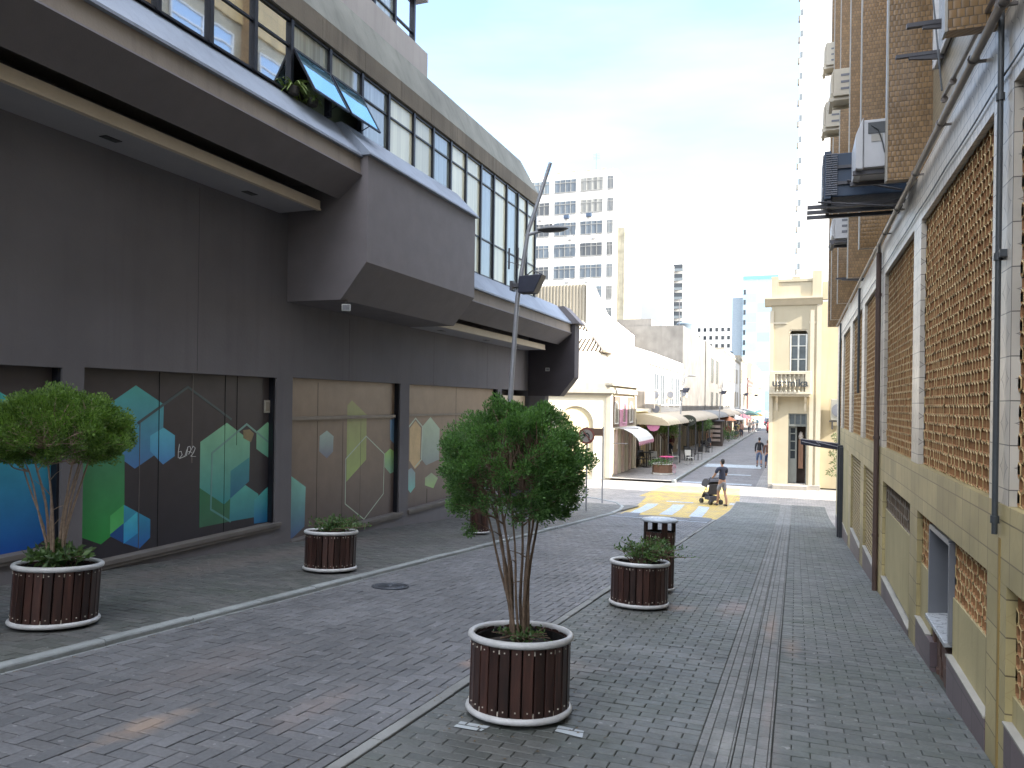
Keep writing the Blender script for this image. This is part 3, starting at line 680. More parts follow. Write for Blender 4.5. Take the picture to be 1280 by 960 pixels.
# joints and patches in the render of the long wall
g = MB()
for (y0_, y1_, z0_, z1_) in ((12.1, 12.108, 1.97, 3.1), (4.0, 4.006, 1.97, 4.5), (8.3, 8.306, 1.97, 4.5), (15.6, 15.606, 1.97, 3.1), (18.8, 18.806, 1.97, 3.1)): g.box(-7.751, -7.7485, y0_, y1_, z0_, z1_)
g.build('render_joint', plain('dark_joint', (.06, .055, .057, 1), .9), ob)  # thin dark lines marking the joints
# ================================================================== tiled apartment building on the right
RX = 1.05
ab = empty('apartment_building', (RX, 8, -.6), 'tall tiled building with terracotta block screens and brown fins along the right-hand pavement', 'building')
M_wtile = tiled('white_tile', (.6, .56, .49), (.13, .12, .11, 1), .215, .235, .014, .95, (.2, .18, .17, 1), .36, .4, var=.08)
M_ytile = tiled('yellow_tile', (.43, .36, .18), (.14, .11, .06, 1), .24, .2, .02, .4, (.32, .25, .11, 1), .45, .3, var=.12, grime=.45)
M_yel_r = streaky('yellow_render', (.43, .37, .2), .75, .2, .5, (.22, .18, .1, 1), .2)
M_purp = tiled('purple_plinth_tile', (.15, .115, .125), (.07, .06, .06, 1), .3, .25, .02, .4, (.09, .07, .08, 1), .4, .3, var=.15)
M_trim = plain('white_trim', (.36, .345, .31, 1), .5)
M_fin = tiled('brown_woven_tile', (.24, .15, .07), (.07, .05, .03, 1), .042, .052, .05, 0, None, .28, .6, stagger=True, var=.2, dome=.7, grime=.15)
M_btile = tiled('beige_small_tile', (.36, .31, .22), (.16, .14, .1, 1), .05, .05, .06, 0, None, .4, .4, var=.1)
M_brick = plain('exposed_brick', (.12, .07, .055, 1), .95, var=.6, scale=9, bump=.8, bscale=18)
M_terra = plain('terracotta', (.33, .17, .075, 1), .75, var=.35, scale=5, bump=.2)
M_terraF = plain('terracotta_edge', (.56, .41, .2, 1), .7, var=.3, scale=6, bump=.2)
M_lou = plain('ochre_lattice', (.3, .23, .11, 1), .7, var=.3, scale=6)
D = .16
w = MB()
cols = [(-6, .9), (4.65, 5.08), (7.8, 8.25), (10.82, 11.45), (13.9, 14.4), (16.8, 17.5), (19.9, 20.6), (22.0, 22.5)]
g = MB()
for a, b in cols: g.box(RX, RX+D, a, b, 1.09, 3.32)
g.box(RX, RX+D, -6, 22.5, 3.32, 3.78)
g.build('tiled_frame', M_wtile, ab)
g = MB(); g.box(RX-.004, RX+D, -6, 22.5, .67, 1.088); 
low = [(-6, 3.3), (4.65, 5.08), (7.78, 8.25), (10.72, 11.45), (13.62, 14.28), (16.62, 17.4)]
for a, b in low: g.box(RX-.004, RX+D, a, b, -1.9, .668)
g.build('yellow_tile_band', M_ytile, ab)
g = MB()
for (xx, a, b, z0, z1) in ((.03, 5.08, 6.27, -.18, .235), (.03, 7.17, 7.78, -.4, .2), (.03, 8.25, 10.72, -.5, .32), (.03, 3.3, 4.65, -.2, .1), (0., 17.4, 22.5, -1.9, .668)):
    g = MB(); g.box(RX+xx, RX+D, a, b, z0, z1); g.build('yellow_wall', M_yel_r, ab)
# plinth steps down with the street
for a, b, z in [(2.9, 4.65, -.05), (5.08, 6.27, -.19), (7.17, 7.78, -.3), (8.25, 10.72, -.55), (11.45, 13.62, -.66), (14.28, 16.62, -.82), (17.4, 19.9, -1.1), (19.9, 22.5, -1.3)]:
    g = MB(); g.box(RX-.008, RX+D, 6.98 if a == 7.17 else a, b, -2.3, z); pk = g.build('plinth', M_purp, ab); t = MB(); t.box(RX-.016, RX+.05, a, b, z, z+.013); t.build('plinth_trim', M_trim, pk)
# doorway niche with marble lining and broken step
M_marb = streaky('grey_marble', (.17, .18, .2), .3, .3, .3, (.1, .1, .11, 1), .05)
g = MB(); y0, y1 = 6.27, 7.17
g.box(RX+.34, RX+.38, y0, y1, -.1, .62); g.box(RX+.002, RX+.34, y0-.0, y0+.03, -.1, .62); g.box(RX+.002, RX+.34, y1-.03, y1, -.1, .62); g.box(RX+.002, RX+.34, y0+.03, y1-.03, .6, .64)
ni = g.build('niche_lining', M_marb, ab)
g = MB(); g.hexa([(RX-.02, y0+.02, -.14), (RX+.34, y0+.02, -.1), (RX+.34, y1-.02, -.1), (RX-.02, y1-.02, -.14), (RX-.02, y0+.02, -.105), (RX+.34, y0+.02, -.065), (RX+.34, y1-.02, -.065), (RX-.02, y1-.02, -.105)]); g.build('niche_sill', plain('sill_marble', (.36, .38, .4, 1), .3), ni, bevel=.004)
g = MB(); rb = random.Random(4)
for k in range(9):
    for j in range(5):
        yy = y0+.04+k*.085; zz = -.9+j*.14; g.box(RX+.02+rb.uniform(0, .03), RX+D, yy, yy+.078, zz, zz+.13)
g.build('broken_brickwork', M_brick, ab)
g = MB(); g.box(RX+.03, RX+D, y0, y1, .642, .668); g.box(RX+.05, RX+D, 6.27, 6.98, -2.3, -.9); g.build('lintel', M_ytile, ab)
# interior backing
g = MB(); g.box(RX+.4, RX+.45, -6, 22.4, -2.2, 3.7); g.build('dark_interior', M_dark, ab)

def screen(y0, y1, z0, z1, cw, ch, name='block_screen', mats=None, x0=RX+.045, dep=.07, wall=.0075, seed=0):
    """open clay blocks: tall hexagonal cells staggered row by row"""
    g = MB(); r = 0; z = z0-ch*.35
    rr = random.Random(seed)
    while z < z1+ch:
        y = y0-(cw/2 if r % 2 else 0)-cw
        while y < y1+cw:
            hx = [(0, ch*.5), (cw/2, ch*.3), (cw/2, -ch*.3), (0, -ch*.5), (-cw/2, -ch*.3), (-cw/2, ch*.3)]
            sc = 1-wall*2/cw; jx = rr.gauss(0, .0025)
            ou = [(min(max(y+a, y0), y1), min(max(z+b, z0), z1)) for a, b in hx]
            inn = [(min(max(y+a*sc, y0), y1), min(max(z+b*(1-wall*2.2/ch), z0), z1)) for a, b in hx]
            if max(p[0] for p in ou)-min(p[0] for p in ou) > .01 and max(p[1] for p in ou)-min(p[1] for p in ou) > .01:
                vs = [(x0+jx, p[0], p[1]) for p in ou]+[(x0+jx-.004, p[0], p[1]) for p in inn]+[(x0+dep, p[0], p[1]) for p in inn]
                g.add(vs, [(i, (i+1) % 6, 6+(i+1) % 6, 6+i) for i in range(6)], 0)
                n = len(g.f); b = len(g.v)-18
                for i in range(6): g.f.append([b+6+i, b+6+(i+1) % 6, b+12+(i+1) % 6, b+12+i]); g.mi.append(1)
            y += cw
        z += ch*.8; r += 1
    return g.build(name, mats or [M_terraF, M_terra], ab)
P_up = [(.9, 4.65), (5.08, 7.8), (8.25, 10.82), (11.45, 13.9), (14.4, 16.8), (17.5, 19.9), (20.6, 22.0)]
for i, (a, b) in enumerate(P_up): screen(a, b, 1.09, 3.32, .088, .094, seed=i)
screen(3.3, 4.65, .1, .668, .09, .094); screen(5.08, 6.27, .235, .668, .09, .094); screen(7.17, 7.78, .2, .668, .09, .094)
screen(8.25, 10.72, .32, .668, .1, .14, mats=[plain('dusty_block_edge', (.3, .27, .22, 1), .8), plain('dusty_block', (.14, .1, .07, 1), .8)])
# slatted lattices in the two lower bays further on
for (a, b, z) in ((11.45, 13.62, -.66), (14.28, 16.62, -.82)):
    g = MB(); zz = z+.04
    while zz < .66:
        g.hexa([(RX+.03, a, zz), (RX+.08, a, zz+.03), (RX+.08, b, zz+.03), (RX+.03, b, zz), (RX+.03, a, zz+.02), (RX+.08, a, zz+.05), (RX+.08, b, zz+.05), (RX+.03, b, zz+.02)]); zz += .062
    yy = a+.05
    while yy < b: g.box(RX+.035, RX+.075, yy, yy+.022, z, .66); yy += .16
    g.build('slatted_grille', M_lou, ab)
# upper floors: tiled wall, windows, fins
g = MB()
zf = [4.15+2.9*k for k in range(5)]
fy = [-8, -5, -2, .9, 3.0, 4.98, 8.08, 11.43, 13.98, 17.35, 20.58, 22.4]
for z in zf: pass
g.box(RX+.12, RX+.3, -8, 22.4, 3.78, 17); g.build('upper_wall', M_btile, ab)
M_winf = plain('white_window_frame', (.6, .6, .6, 1), .4); M_win = glassy('blue_grey_pane', (.12, .16, .22, 1), .35)
for k, z in enumerate(zf[:4]):
    for a, b in zip(fy, fy[1:]):
        a2, b2 = a+.75, b-.35
        if b2-a2 < .5: a2, b2 = a+.4, b-.2
        g = MB(); g.box(RX+.1, RX+.115, a2, b2, z+.5, z+1.75); pn = g.build('window', M_win, ab)
        f = MB()
        for y in (a2, (a2+b2)/2-.02, b2-.04): f.box(RX+.06, RX+.12, y, y+.04, z+.5, z+1.75)
        for zz in (z+.5, z+1.35, z+1.71): f.box(RX+.07, RX+.12, a2+.04, b2-.04, zz, zz+.04)
        f.build('frame', M_winf, pn)
for i, y in enumerate(fy[4:]):
    top = 17; g = MB(); g.box(.792, RX+.12, y, y+.1, 3.78, top, 0); g.box(.776, .79, y-.003, y+.103, 3.775, top, 1)
    g.build('fin', [M_fin, M_trim], ab)
# spandrel bands in ochre tile, seen mirrored in the glass opposite
M_och = tiled('ochre_tile', (.42, .3, .14), (.2, .15, .08, 1), .3, .3, .02, 0, None, .4, .2, var=.1)
g = MB()
for z in zf[1:]: g.box(RX+.05, RX+.121, -8, 22.4, z-.75, z+.35)
g.build('spandrel', M_och, ab)
g = MB(); g.box(RX+.3, 14, -10, 22.4, -2.2, 17); g.build('building_mass', M_btile, ab)
# the piece of wall past the last fin
# pipes
M_pipe = plain('grey_pipe', (.2, .18, .17, 1), .4, .2); M_pipeb = plain('brown_pipe', (.1, .065, .055, 1), .5); M_pdk = plain('dark_pipe', (.06, .068, .075, 1), .4)
g = MB(); g.tube([(RX-.07, -2, 3.72), (RX-.07, 10.9, 3.72)], .026, 10); 
for y in (1, 3, 4.6, 5.3, 6.4, 7.7, 9, 10.2): g.tube([(RX-.07, y-.015, 3.72), (RX-.07, y+.015, 3.72)], .034, 10); g.box(RX-.07, RX, y-.01, y+.01, 3.7, 3.715)
g.tube([(RX-.07, 10.9, 3.72), (RX-.04, 11.2, 3.68), (RX-.04, 11.2, 3.5)], .026, 10); g.build('long_pipe', M_pipe, ab, smooth=True)
g = MB(); g.tube([(RX-.06, 3.5, 3.82), (RX-.06, 6.35, 3.9)], .016, 8); g.tube([(RX-.06, 11.2, 3.76), (RX-.06, 22, 3.76)], .02, 8)
for y in (5.2, 6.0, 6.33): g.tube([(RX-.06, y-.012, 3.87), (RX-.06, y+.012, 3.87)], .024, 8)
g.build('thin_pipe', M_pipe, ab, smooth=True)
g = MB(); g.tube([(RX-.04, 11.2, 3.66), (RX-.04, 11.2, -.84)], .035, 10)
for z in (3.1, 1.2, -.1): g.tube([(RX-.04, 11.2, z-.02), (RX-.04, 11.2, z+.02)], .045, 10)
g.build('downpipe', M_pipeb, ab, smooth=True)
g = MB(); g.tube([(RX-.03, 4.8, 4.0), (RX-.03, 4.8, .92)], .015, 10)
for z in (3.3, 2.43, 1.0): g.tube([(RX-.03, 4.8, z-.02), (RX-.03, 4.8, z+.02)], .022, 10)
g.box(RX-.035, RX, 4.74, 4.86, 2.42, 2.46); g.build('downpipe', M_pdk, ab, smooth=True)
for (yy, zz) in ((14.7, 1.85), (20.75, .6)): g = MB(); g.tube([(RX-.03, yy, 3.7), (RX-.03, yy, zz)], .022, 8); g.build('downpipe', M_pdk, ab, smooth=True)
g = MB(); g.box(RX-.007, RX, 4.78, 4.82, -1, .9); g.build('rust_streak', plain('ochre_streak', (.33, .22, .06, 1), .7), ab)

# air-conditioning units on brackets
M_acw = plain('pale_grey_metal', (.5, .51, .53, 1), .45, var=.1); M_acd = plain('navy_metal', (.03, .055, .1, 1), .45, var=.25); M_slat = plain('grille_grey', (.16, .17, .2, 1), .4)
M_acc = plain('cream_metal', (.5, .46, .38, 1), .5, var=.12); M_brk = plain('bracket_steel', (.09, .09, .1, 1), .5, .4)
GA = 'air conditioners on the right-hand building'
e = empty('air_conditioner', (.65, 9.6, 3.95), 'dark navy boxed air conditioner with ribbed grille on the brown finned building', 'air conditioner', GA)
g = MB(); g.box(.34, 1.1, 9.3, 9.9, 3.97, 4.46); g.build('casing', M_acd, e, bevel=.01)
g = MB()
g.box(.265, .335, 9.26, 9.94, 3.95, 4.48, 1)
for k in range(19):
    z = 3.985+k*.025; g.box(.25, .262, 9.27, 9.93, z, z+.012, 0); g.box(.278, .4, 9.243, 9.256, z, z+.011, 0)
g.build('grille', [M_slat, M_acd], e)
g = MB()
for y in (9.35, 9.6, 9.85): g.box(.09, 1.1, y-.02, y+.02, 3.86, 3.9)
for z in (4.1, 4.28): g.box(.36, 1.0, 9.27, 9.29, z, z+.035)
g.box(.3, .34, 9.3, 9.9, 3.9, 3.94); g.tube([(.2, 9.28, 3.92), (1.05, 9.28, 3.8)], .012, 6); g.tube([(.5, 9.24, 4.13), (1.05, 9.24, 3.98)], .012, 6); g.build('bracket', M_brk, e)
e = empty('air_conditioner', (.75, 8.5, 3.96), 'pale grey window air conditioner with loose cables behind the nearest brown fin', 'air conditioner', GA)
g = MB(); g.box(.59, 1.1, 8.25, 8.8, 3.97, 4.44); g.build('casing', M_acw, e, bevel=.008)
g = MB(); g.prism([(.585, 3.95), (.52, 3.96), (.52, 4.3), (.585, 4.46)], 'y', 8.22, 8.83); g.build('front_cover', M_acw, e, bevel=.006)
g = MB(); g.box(.63, .9, 8.243, 8.249, 4.3, 4.41, 0); g.tube([(.66, 8.24, 4.38), (.72, 8.23, 4.33), (.76, 8.23, 4.2), (.78, 8.24, 4.1)], .006, 6, 0); g.box(.66, .76, 8.243, 8.248, 4.22, 4.29, 1); g.build('wiring_panel', [M_pdk, M_trim], e)
for yy in (8.3, 8.7): g = MB(); g.box(.5, 1.1, yy, yy+.04, 3.92, 3.96); g.build('bracket', M_brk, e)
for (x, y, z, s, lab) in ((.55, 14.7, 7.15, 1.0, 'cream air conditioner high on the brown fins, the right one of the upper pair'), (.52, 17.9, 7.7, 1.15, 'cream air conditioner high on the brown fins, lower left of the other cream box'), (.6, 20.9, 10.3, 1.2, 'cream air conditioner at the top edge of the finned building'), (.6, 14.7, 4.6, .85, 'grey slanted air conditioner below the dark navy one between brown fins')):
    e = empty('air_conditioner', (x, y, z), lab, 'air conditioner', GA)
    g = MB(); g.box(0, .5, 0, .6, 0, .48*s); g.prism([(-.001, .02), (-.05, .06), (-.05, .35*s), (-.001, .47*s)], 'y', .0, .6); g.build('casing', M_acw if z < 5 else M_acc, e, off=(0, 0, 0), bevel=.01)
    g = MB()
    for k in range(3): g.box(.12, .3, -.006, -.001, .1+k*.12*s, .14+k*.12*s)
    g.build('vent', M_slat, e, off=(0, 0, 0))
    g = MB(); g.box(-.08, .5, .05, .09, -.06, -.01); g.box(-.08, .5, .5, .54, -.06, -.01); g.box(-.06, .0, -.02, .6, -.1, -.06); g.build('bracket', M_acc if z > 5 else M_brk, e, off=(0, 0, 0))
# empty iron brackets and the hopper window close by
for (y, z, x0, lab) in ((7.4, 4.66, .78, 'lower empty steel bracket on the wall above the tiled beam'), (6.0, 4.29, .7, 'upper empty steel bracket beside the blue white tiled box'), (15.2, 3.95, .65, 'pair of thin empty bracket bars on the farther fins')):
    g = MB(); g.box(x0, RX+.14, y, y+.035, z, z+.03); g.hexa([(x0+.1, y+.005, z-.02), (RX+.1, y+.005, z-.05), (RX+.1, y+.03, z-.05), (x0+.1, y+.03, z-.02), (x0+.1, y+.005, z), (RX+.1, y+.005, z), (RX+.1, y+.03, z), (x0+.1, y+.03, z)])
    tag(g.build('wall_bracket', M_brk, off=(0, 0, 0)), lab, 'bracket', 'empty brackets on the right-hand building')

# shop awning arm and steel post at the far end of the wall
e = empty('folded_awning', (RX, 21, -1.6), 'dark metal awning arm and post at the far end of the right-hand wall', 'awning')
g = MB(); g.hexa([(.12, 21.0, .62), (1.05, 21.0, .5), (1.05, 21.5, .5), (.12, 21.5, .62), (.12, 21.0, .76), (1.05, 21.0, .66), (1.05, 21.5, .66), (.12, 21.5, .76)]); g.build('awning_box', plain('navy_awning_metal', (.05, .05, .075, 1), .4, .4), e, bevel=.01)
g = MB(); g.tube([(.15, 20.98, .7), (.6, 20.98, .6), (.5, 20.98, .7), (1.05, 20.98, .58)], .01, 6); g.build('arm_strut', plain('light_steel', (.4, .4, .45, 1), .4, .5), e)
g = MB(); g.box(.93, 1.04, 19.4, 19.52, gz(19.4), .7); g.box(.97, 1.045, 19.3, 19.4, gz(19.4), .66); g.build('post', plain('dark_steel_post', (.06, .065, .075, 1), .4, .4), e)

# loose cables tacked along the tiled beam
g = MB(); rnd = random.Random(9); pts = [(RX-.015, .5+k*.5, 3.42-.012*abs(math.sin(k*math.pi/3))) for k in range(42)]; g.tube(pts, .006, 5)
g.build('cable', M_pdk, ab)
g = MB(); g.tube([(RX+.02, 7.9, 6.5), (RX-.05, 7.4, 5.6), (RX-.06, 6.9, 4.9), (RX-.05, 6.5, 4.0)], .007, 5); g.build('cable', M_pdk, ab)
# ================================================================== the shaded street beyond the crossing
# corner building on the right
cb = empty('corner_building', (0, 36.4, -2.1), 'cream two-storey corner shop with balcony and half-open grey door beyond the crossing', 'building')
M_cr = streaky('cream_stucco', (.42, .37, .265), .8, .1, .3, (.34, .28, .18, 1), .2)
M_cr2 = plain('cream_stucco_light', (.48, .43, .33, 1), .75, var=.1)
M_door = plain('grey_green_door', (.14, .15, .14, 1), .5, var=.1)
M_gdk = plain('dark_glass', (.025, .03, .035, 1), .15); M_glt = plain('light_glass', (.12, .14, .15, 1), .12)
Y0 = 36.4
def yb(g, x0, x1, z0, z1, y0=0., y1=.3, mi=0): g.box(x0, x1, Y0+y0, Y0+y1, z0, z1, mi)
g = MB()
yb(g, -1.1, -.32, -2.1, 6.4, 0, .5); yb(g, .46, .98, -2.1, 6.4, 0, .5); yb(g, -.32, .46, 1.28, 2.2, 0, .5); yb(g, -.32, .46, 5.05, 6.4, 0, .5)
g.box(-1.1, .95, Y0+.5, Y0+9, -2.1, 6.4); g.box(.98, 9, Y0+.9, Y0+9, -2.1, 6.4)
g.build('wall', M_cr, cb)
g = MB(); yb(g, -1.16, -1.0, -2.1, 5.9, -.06, 0); yb(g, .55, .72, -2.1, 5.9, -.05, 0); yb(g, .82, 1.02, -2.1, 6.4, -.05, .9); yb(g, -1.14, -.42, 5.3, 5.4, -.03, 0); yb(g, .5, .8, 5.3, 5.4, -.03, 0); g.build('pilasters', M_cr2, cb)
g = MB(); g.prism([(Y0-.05, 6.15), (Y0-.2, 6.35), (Y0-.28, 6.42), (Y0-.28, 6.5), (Y0+.6, 6.5), (Y0+.6, 6.15)], 'x', -1.4, 1.05); g.build('cornice', M_cr2, cb)
g = MB(); yb(g, -1.12, -.8, 6.5, 7.45, -.1, .3); yb(g, -.8, .62, 6.5, 7.2, -.03, .2); yb(g, .62, 1.0, 6.5, 7.65, -.1, .3); yb(g, -.8, .62, 7.2, 7.32, -.07, .24); yb(g, -.25, .1, 7.32, 7.42, -.06, .2)
g.build('parapet', M_cr, cb)
g = MB(); yb(g, 1.05, 9, 6.5, 7.3, .9, 1.3); g.build('side_parapet', M_cr, cb)
# upstairs window with arched surround
g = MB(); yb(g, -.3, .44, 2.2, 4.85, .12, .16); wi = g.build('upper_window', M_glt, cb)
g = MB()
for x in (-.3, .03, .37): yb(g, x, x+.07, 2.2, 4.85, .06, .14)
for z in (3.1, 3.7, 4.3, 4.8): yb(g, -.23, .37, z, z+.04, .08, .13)
g.build('window_frame', plain('cream_frame', (.6, .6, .55, 1), .5), wi)
g = MB(); pts = [(-.32, 4.75), (-.32, 5.06), (.46, 5.06), (.46, 4.75)]+[(.46-.0-.12*(1-math.cos(t)), 4.75+.25*math.sin(t)) for t in (.5, 1., 1.5)]+[(-.2-.12*math.cos(t), 4.75+.25*math.sin(t)) for t in (1.5, 1., .5)]
g.prism([(p[0], p[1]) for p in pts], 'y', Y0+.02, Y0+.12); g.build('window_arch', M_cr2, wi)
# balcony with balusters and lettering
g = MB(); yb(g, -1.16, .62, 2.13, 2.24, -.55, 0); yb(g, -1.1, .56, 2.04, 2.13, -.48, 0); yb(g, -1.14, .6, 3.02, 3.16, -.53, -.4); yb(g, -1.14, -.9, 2.24, 3.02, -.53, -.4); yb(g, .36, .6, 2.24, 3.02, -.53, -.4)
yb(g, .5, .6, 2.24, 3.16, -.4, 0); yb(g, -1.14, -1.04, 2.24, 3.16, -.4, 0)
bal = g.build('balcony', M_cr2, cb, bevel=.012)
g = MB()
for i in range(7):
    x = -.8+i*.18; g.lathe([(.05, 2.24), (.05, 2.28), (.03, 2.33), (.065, 2.5), (.06, 2.58), (.03, 2.75), (.03, 2.9), (.05, 2.97), (.05, 3.02)], 10, (x, Y0-.46))
g.box(-.9, .36, Y0-.43, Y0-.415, 2.24, 3.02); g.build('balusters', M_cr2, bal)
for x in (-.82, .38): g = MB(); g.prism([(Y0, 2.04), (Y0-.4, 2.04), (Y0-.36, 1.95), (Y0-.1, 1.75), (Y0-.04, 1.4), (Y0, 1.35)], 'x', x-.05, x+.05); g.build('corbel', M_cr2, bal)
tc = bpy.data.curves.new('letters', 'FONT'); tc.body = 'usemika'; tc.size = .46; tc.extrude = .02; tc.offset = .013; tc.align_x = 'CENTER'; tc.align_y = 'CENTER'
to = bpy.data.objects.new('tmp', tc); COL.objects.link(to); dg = bpy.context.evaluated_depsgraph_get(); me = bpy.data.meshes.new_from_object(to.evaluated_get(dg)); bpy.data.objects.remove(to)
me.materials.clear(); me.materials.append(plain('sign_letters', (.05, .055, .06, 1), .4))
lt = bpy.data.objects.new('sign_letters', me); COL.objects.link(lt); lt.parent = bal; lt.rotation_euler = (R(90), 0, 0); lt.location = Vector((-.27, Y0-.6, 2.62))-cb.location
# door, transom, step, dim shop interior
g = MB(); yb(g, -.3, .44, .8, 1.24, .1, .14); tr = g.build('transom_light', M_glt, cb)
g = MB()
for x in (-.32, -.07, .17, .4): yb(g, x, x+.06, .74, 1.28, .04, .12)
yb(g, -.32, .46, .7, .8, .03, .13); yb(g, -.32, .46, 1.24, 1.3, .03, .13); yb(g, -.36, -.3, -1.9, .8, .02, .14); yb(g, .42, .48, -1.9, .8, .02, .14); g.build('door_frame', M_door, cb)
g = MB(); g.box(-.3, -.27, Y0+.12, Y0+.5, -1.85, .7); g.box(-.3, .05, Y0+.14, Y0+.19, -1.85, -.75); g.box(-.3, -.22, Y0+.14, Y0+.18, -.75, .7); g.box(-.02, .05, Y0+.14, Y0+.18, -.75, .7)
for z in (-.4, .0, .35, .62): g.box(-.22, -.02, Y0+.145, Y0+.175, z, z+.05)
dr = g.build('door_leaf', M_door, cb)
g = MB(); g.box(-.22, -.02, Y0+.16, Y0+.165, -.75, .62); g.build('door_glass', M_gdk, dr)
g = MB(); g.box(.05, .42, Y0+.46, Y0+.49, -1.9, .75, 0); g.box(.12, .32, Y0+.3, Y0+.4, -1.2, .1, 1); g.lathe([(.09, .12), (.11, .25), (.08, .4), (.02, .46)], 12, (.22, Y0+.35), 2)
g.build('shop_interior', [plain('shop_dark', (.035, .025, .02, 1), .8), plain('hanging_clothes', (.25, .14, .09, 1), .8), plain('hat_white', (.5, .45, .4, 1), .7)], cb)
g = MB(); yb(g, -1.16, 1.04, -2.15, -1.9, -.1, .0); yb(g, -.95, .5, -2.15, -1.93, -.4, -.1); yb(g, -.3, .44, -2.1, -1.87, 0, .6); g.build('door_step', plain('step_stone', (.3, .28, .25, 1), .8), cb, bevel=.01)
# AC unit and plant on the side wall
e = empty('air_conditioner', (1.9, 37, 1.5), 'grey outdoor air conditioner on the bright side wall of the cream corner shop', 'air conditioner')
g = MB(); g.box(1.45, 2.25, 36.75, 37.2, 1.0, 1.95); g.build('casing', plain('faded_grey_metal', (.3, .3, .27, 1), .5), e, bevel=.02)
g = MB(); g.lathe([(.3, 0), (.3, .01), (.25, .012), (.08, .012), (.0, .014)], 20); g.xf(Matrix.Translation((1.78, 36.74, 1.45)) @ Matrix.Rotation(R(90), 4, 'X')); g.build('fan_grille', M_slat, e)
g = MB(); g.box(1.4, 2.3, 36.8, 37.25, .93, .99); g.box(1.5, 1.55, 36.8, 37.28, .6, .93); g.build('bracket', M_brk, e)
M_leafb = plain('bush_leaf', (.09, .14, .05, 1), .6, var=.4, scale=12)
def leafmass(g, c, r, n, size, rnd, squash=(1, 1, 1), shell=.35, mi=0):
    for k in range(n):
        while True:
            v = Vector((rnd.gauss(0, 1), rnd.gauss(0, 1), rnd.gauss(0, 1)))
            if v.length > .1: break
        v.normalize(); rad = (shell+(1-shell)*rnd.random()**.5)
        p = Vector((c[0]+v.x*r*rad*squash[0], c[1]+v.y*r*rad*squash[1], c[2]+v.z*r*rad*squash[2]))
        leaf(g, p, (v+Vector((rnd.gauss(0, .6), rnd.gauss(0, .6), rnd.gauss(0, .6)+.3))).normalized(), size*rnd.uniform(.6, 1.3), rnd, mi)
def leaf(g, p, d, L, rnd, mi=0, w=.38):
    s = d.cross(Vector((rnd.gauss(0, 1), rnd.gauss(0, 1), rnd.gauss(0, 1))))
    if s.length < 1e-3: s = d.orthogonal()
    s.normalize(); n = d.cross(s)
    a = p; b = p+d*L*.5+s*L*w*.5+n*L*.06; c = p+d*L; e = p+d*L*.5-s*L*w*.5+n*L*.06
    g.add([a, b, c, e], [(0, 1, 2, 3)], mi, .02+.98*rnd.random())
e = empty('wall_plant', (1.75, 36.9, -2.1), 'straggly green shrub climbing the bright wall beside the dark awning post', 'plant')
g = MB(); rnd = random.Random(31); g2 = MB(); g2.tube([(1.9, 36.9, -2.1), (1.8, 36.8, -1), (1.75, 36.75, .1)], [.04, .03, .01], 6)
for z in (-1.3, -.9, -.5, -.1, .3): leafmass(g, (1.75+rnd.uniform(-.1, .1), 36.7, z), .33, 130, .12, rnd, (1, .6, .5))
g2.build('stem', plain('shrub_bark', (.12, .1, .07, 1), .9), e); g.build('foliage', M_leafb, e)

# hidden row of houses further right, put in for its shadow on the street
tb = empty('shade_terrace', (4, 60, -2.1), 'plain cream building row hidden behind the corner shop on the right', 'building')
g = MB(); g.box(-1.0, 12, Y0+9.2, 110, -2.1, 6.3); g.build('wall', M_cr, tb); g = MB(); g.box(-1.15, 12, Y0+9.2, 110, 6.3, 6.6); g.build('parapet', M_cr2, tb)
# tall unseen block added off to the right to shade the pavement
sb_ = empty('shade_block', (32, 10, -2.1), 'plain tall office block up the cross street to the right', 'building')
g = MB(); g.box(26, 42, -20, 27.35, -2.1, 24); g.build('wall', M_conc2, sb_)
g = MB(); 
for z in range(0, 21, 3): g.box(25.96, 25.99, -19, 26.5, z, z+1.5)
g.build('window_bands', M_gdk, sb_)

# ---- generic facade in the plane x=FX, facing the street
FX = -8.6
def house(label, y0, y1, ztop, mwall, depth=9, x=FX, cornice=True, wins=(), mats_win=None, mc=None, name='townhouse', ground=-2.1, group=None):
    e = empty(name, (x, (y0+y1)/2, ground), label, 'building', group)
    g = MB(); g.box(x-depth, x, y0, y1, ground, ztop); g.build('wall', mwall, e)
    if cornice:
        g = MB(); g.box(x-depth, x+.18, y0+.003, y1-.003, ztop-.25, ztop-.1); g.box(x-depth, x+.1, y0+.003, y1-.003, ztop-.4, ztop-.25); g.box(x-depth, x+.06, y0+.003, y1-.003, ztop-.1, ztop+.3); g.build('cornice', mc or mwall, e)
    for (a, b, z0, z1) in wins:
        g = MB(); g.box(x-.05, x+.012, a, b, z0, z1); pn = g.build('window', mats_win or M_gdk, e)
        f = MB(); f.box(x, x+.04, a-.06, a, z0-.06, z1+.06); f.box(x, x+.04, b, b+.06, z0-.06, z1+.06); f.box(x, x+.04, a, b, z1, z1+.06); f.box(x, x+.07, a-.08, b+.08, z0-.1, z0-.06); f.box(x+.012, x+.03, (a+b)/2-.025, (a+b)/2+.025, z0, z1)
        f.build('frame', mc or M_cr2, pn)
    return e
M_white = plain('white_render', (.6, .59, .57, 1), .8, var=.06, scale=.6); M_pinkw = plain('taupe_render', (.15, .11, .09, 1), .8, var=.08)
M_pink = plain('pink_paint', (.5, .25, .34, 1), .6); M_greyc = streaky('stained_grey_concrete', (.13, .125, .118), .9, .3, .7, (.1, .095, .09, 1), .3)
M_yelh = plain('yellow_house_paint', (.62, .5, .2, 1), .75, var=.1); M_redb = tiled('red_brickwork', (.16, .06, .055), (.3, .25, .22, 1), .3, .12, .1)
M_stone = streaky('grey_cream_stone', (.3, .275, .225), .85, .15, .5, (.2, .18, .15, 1))
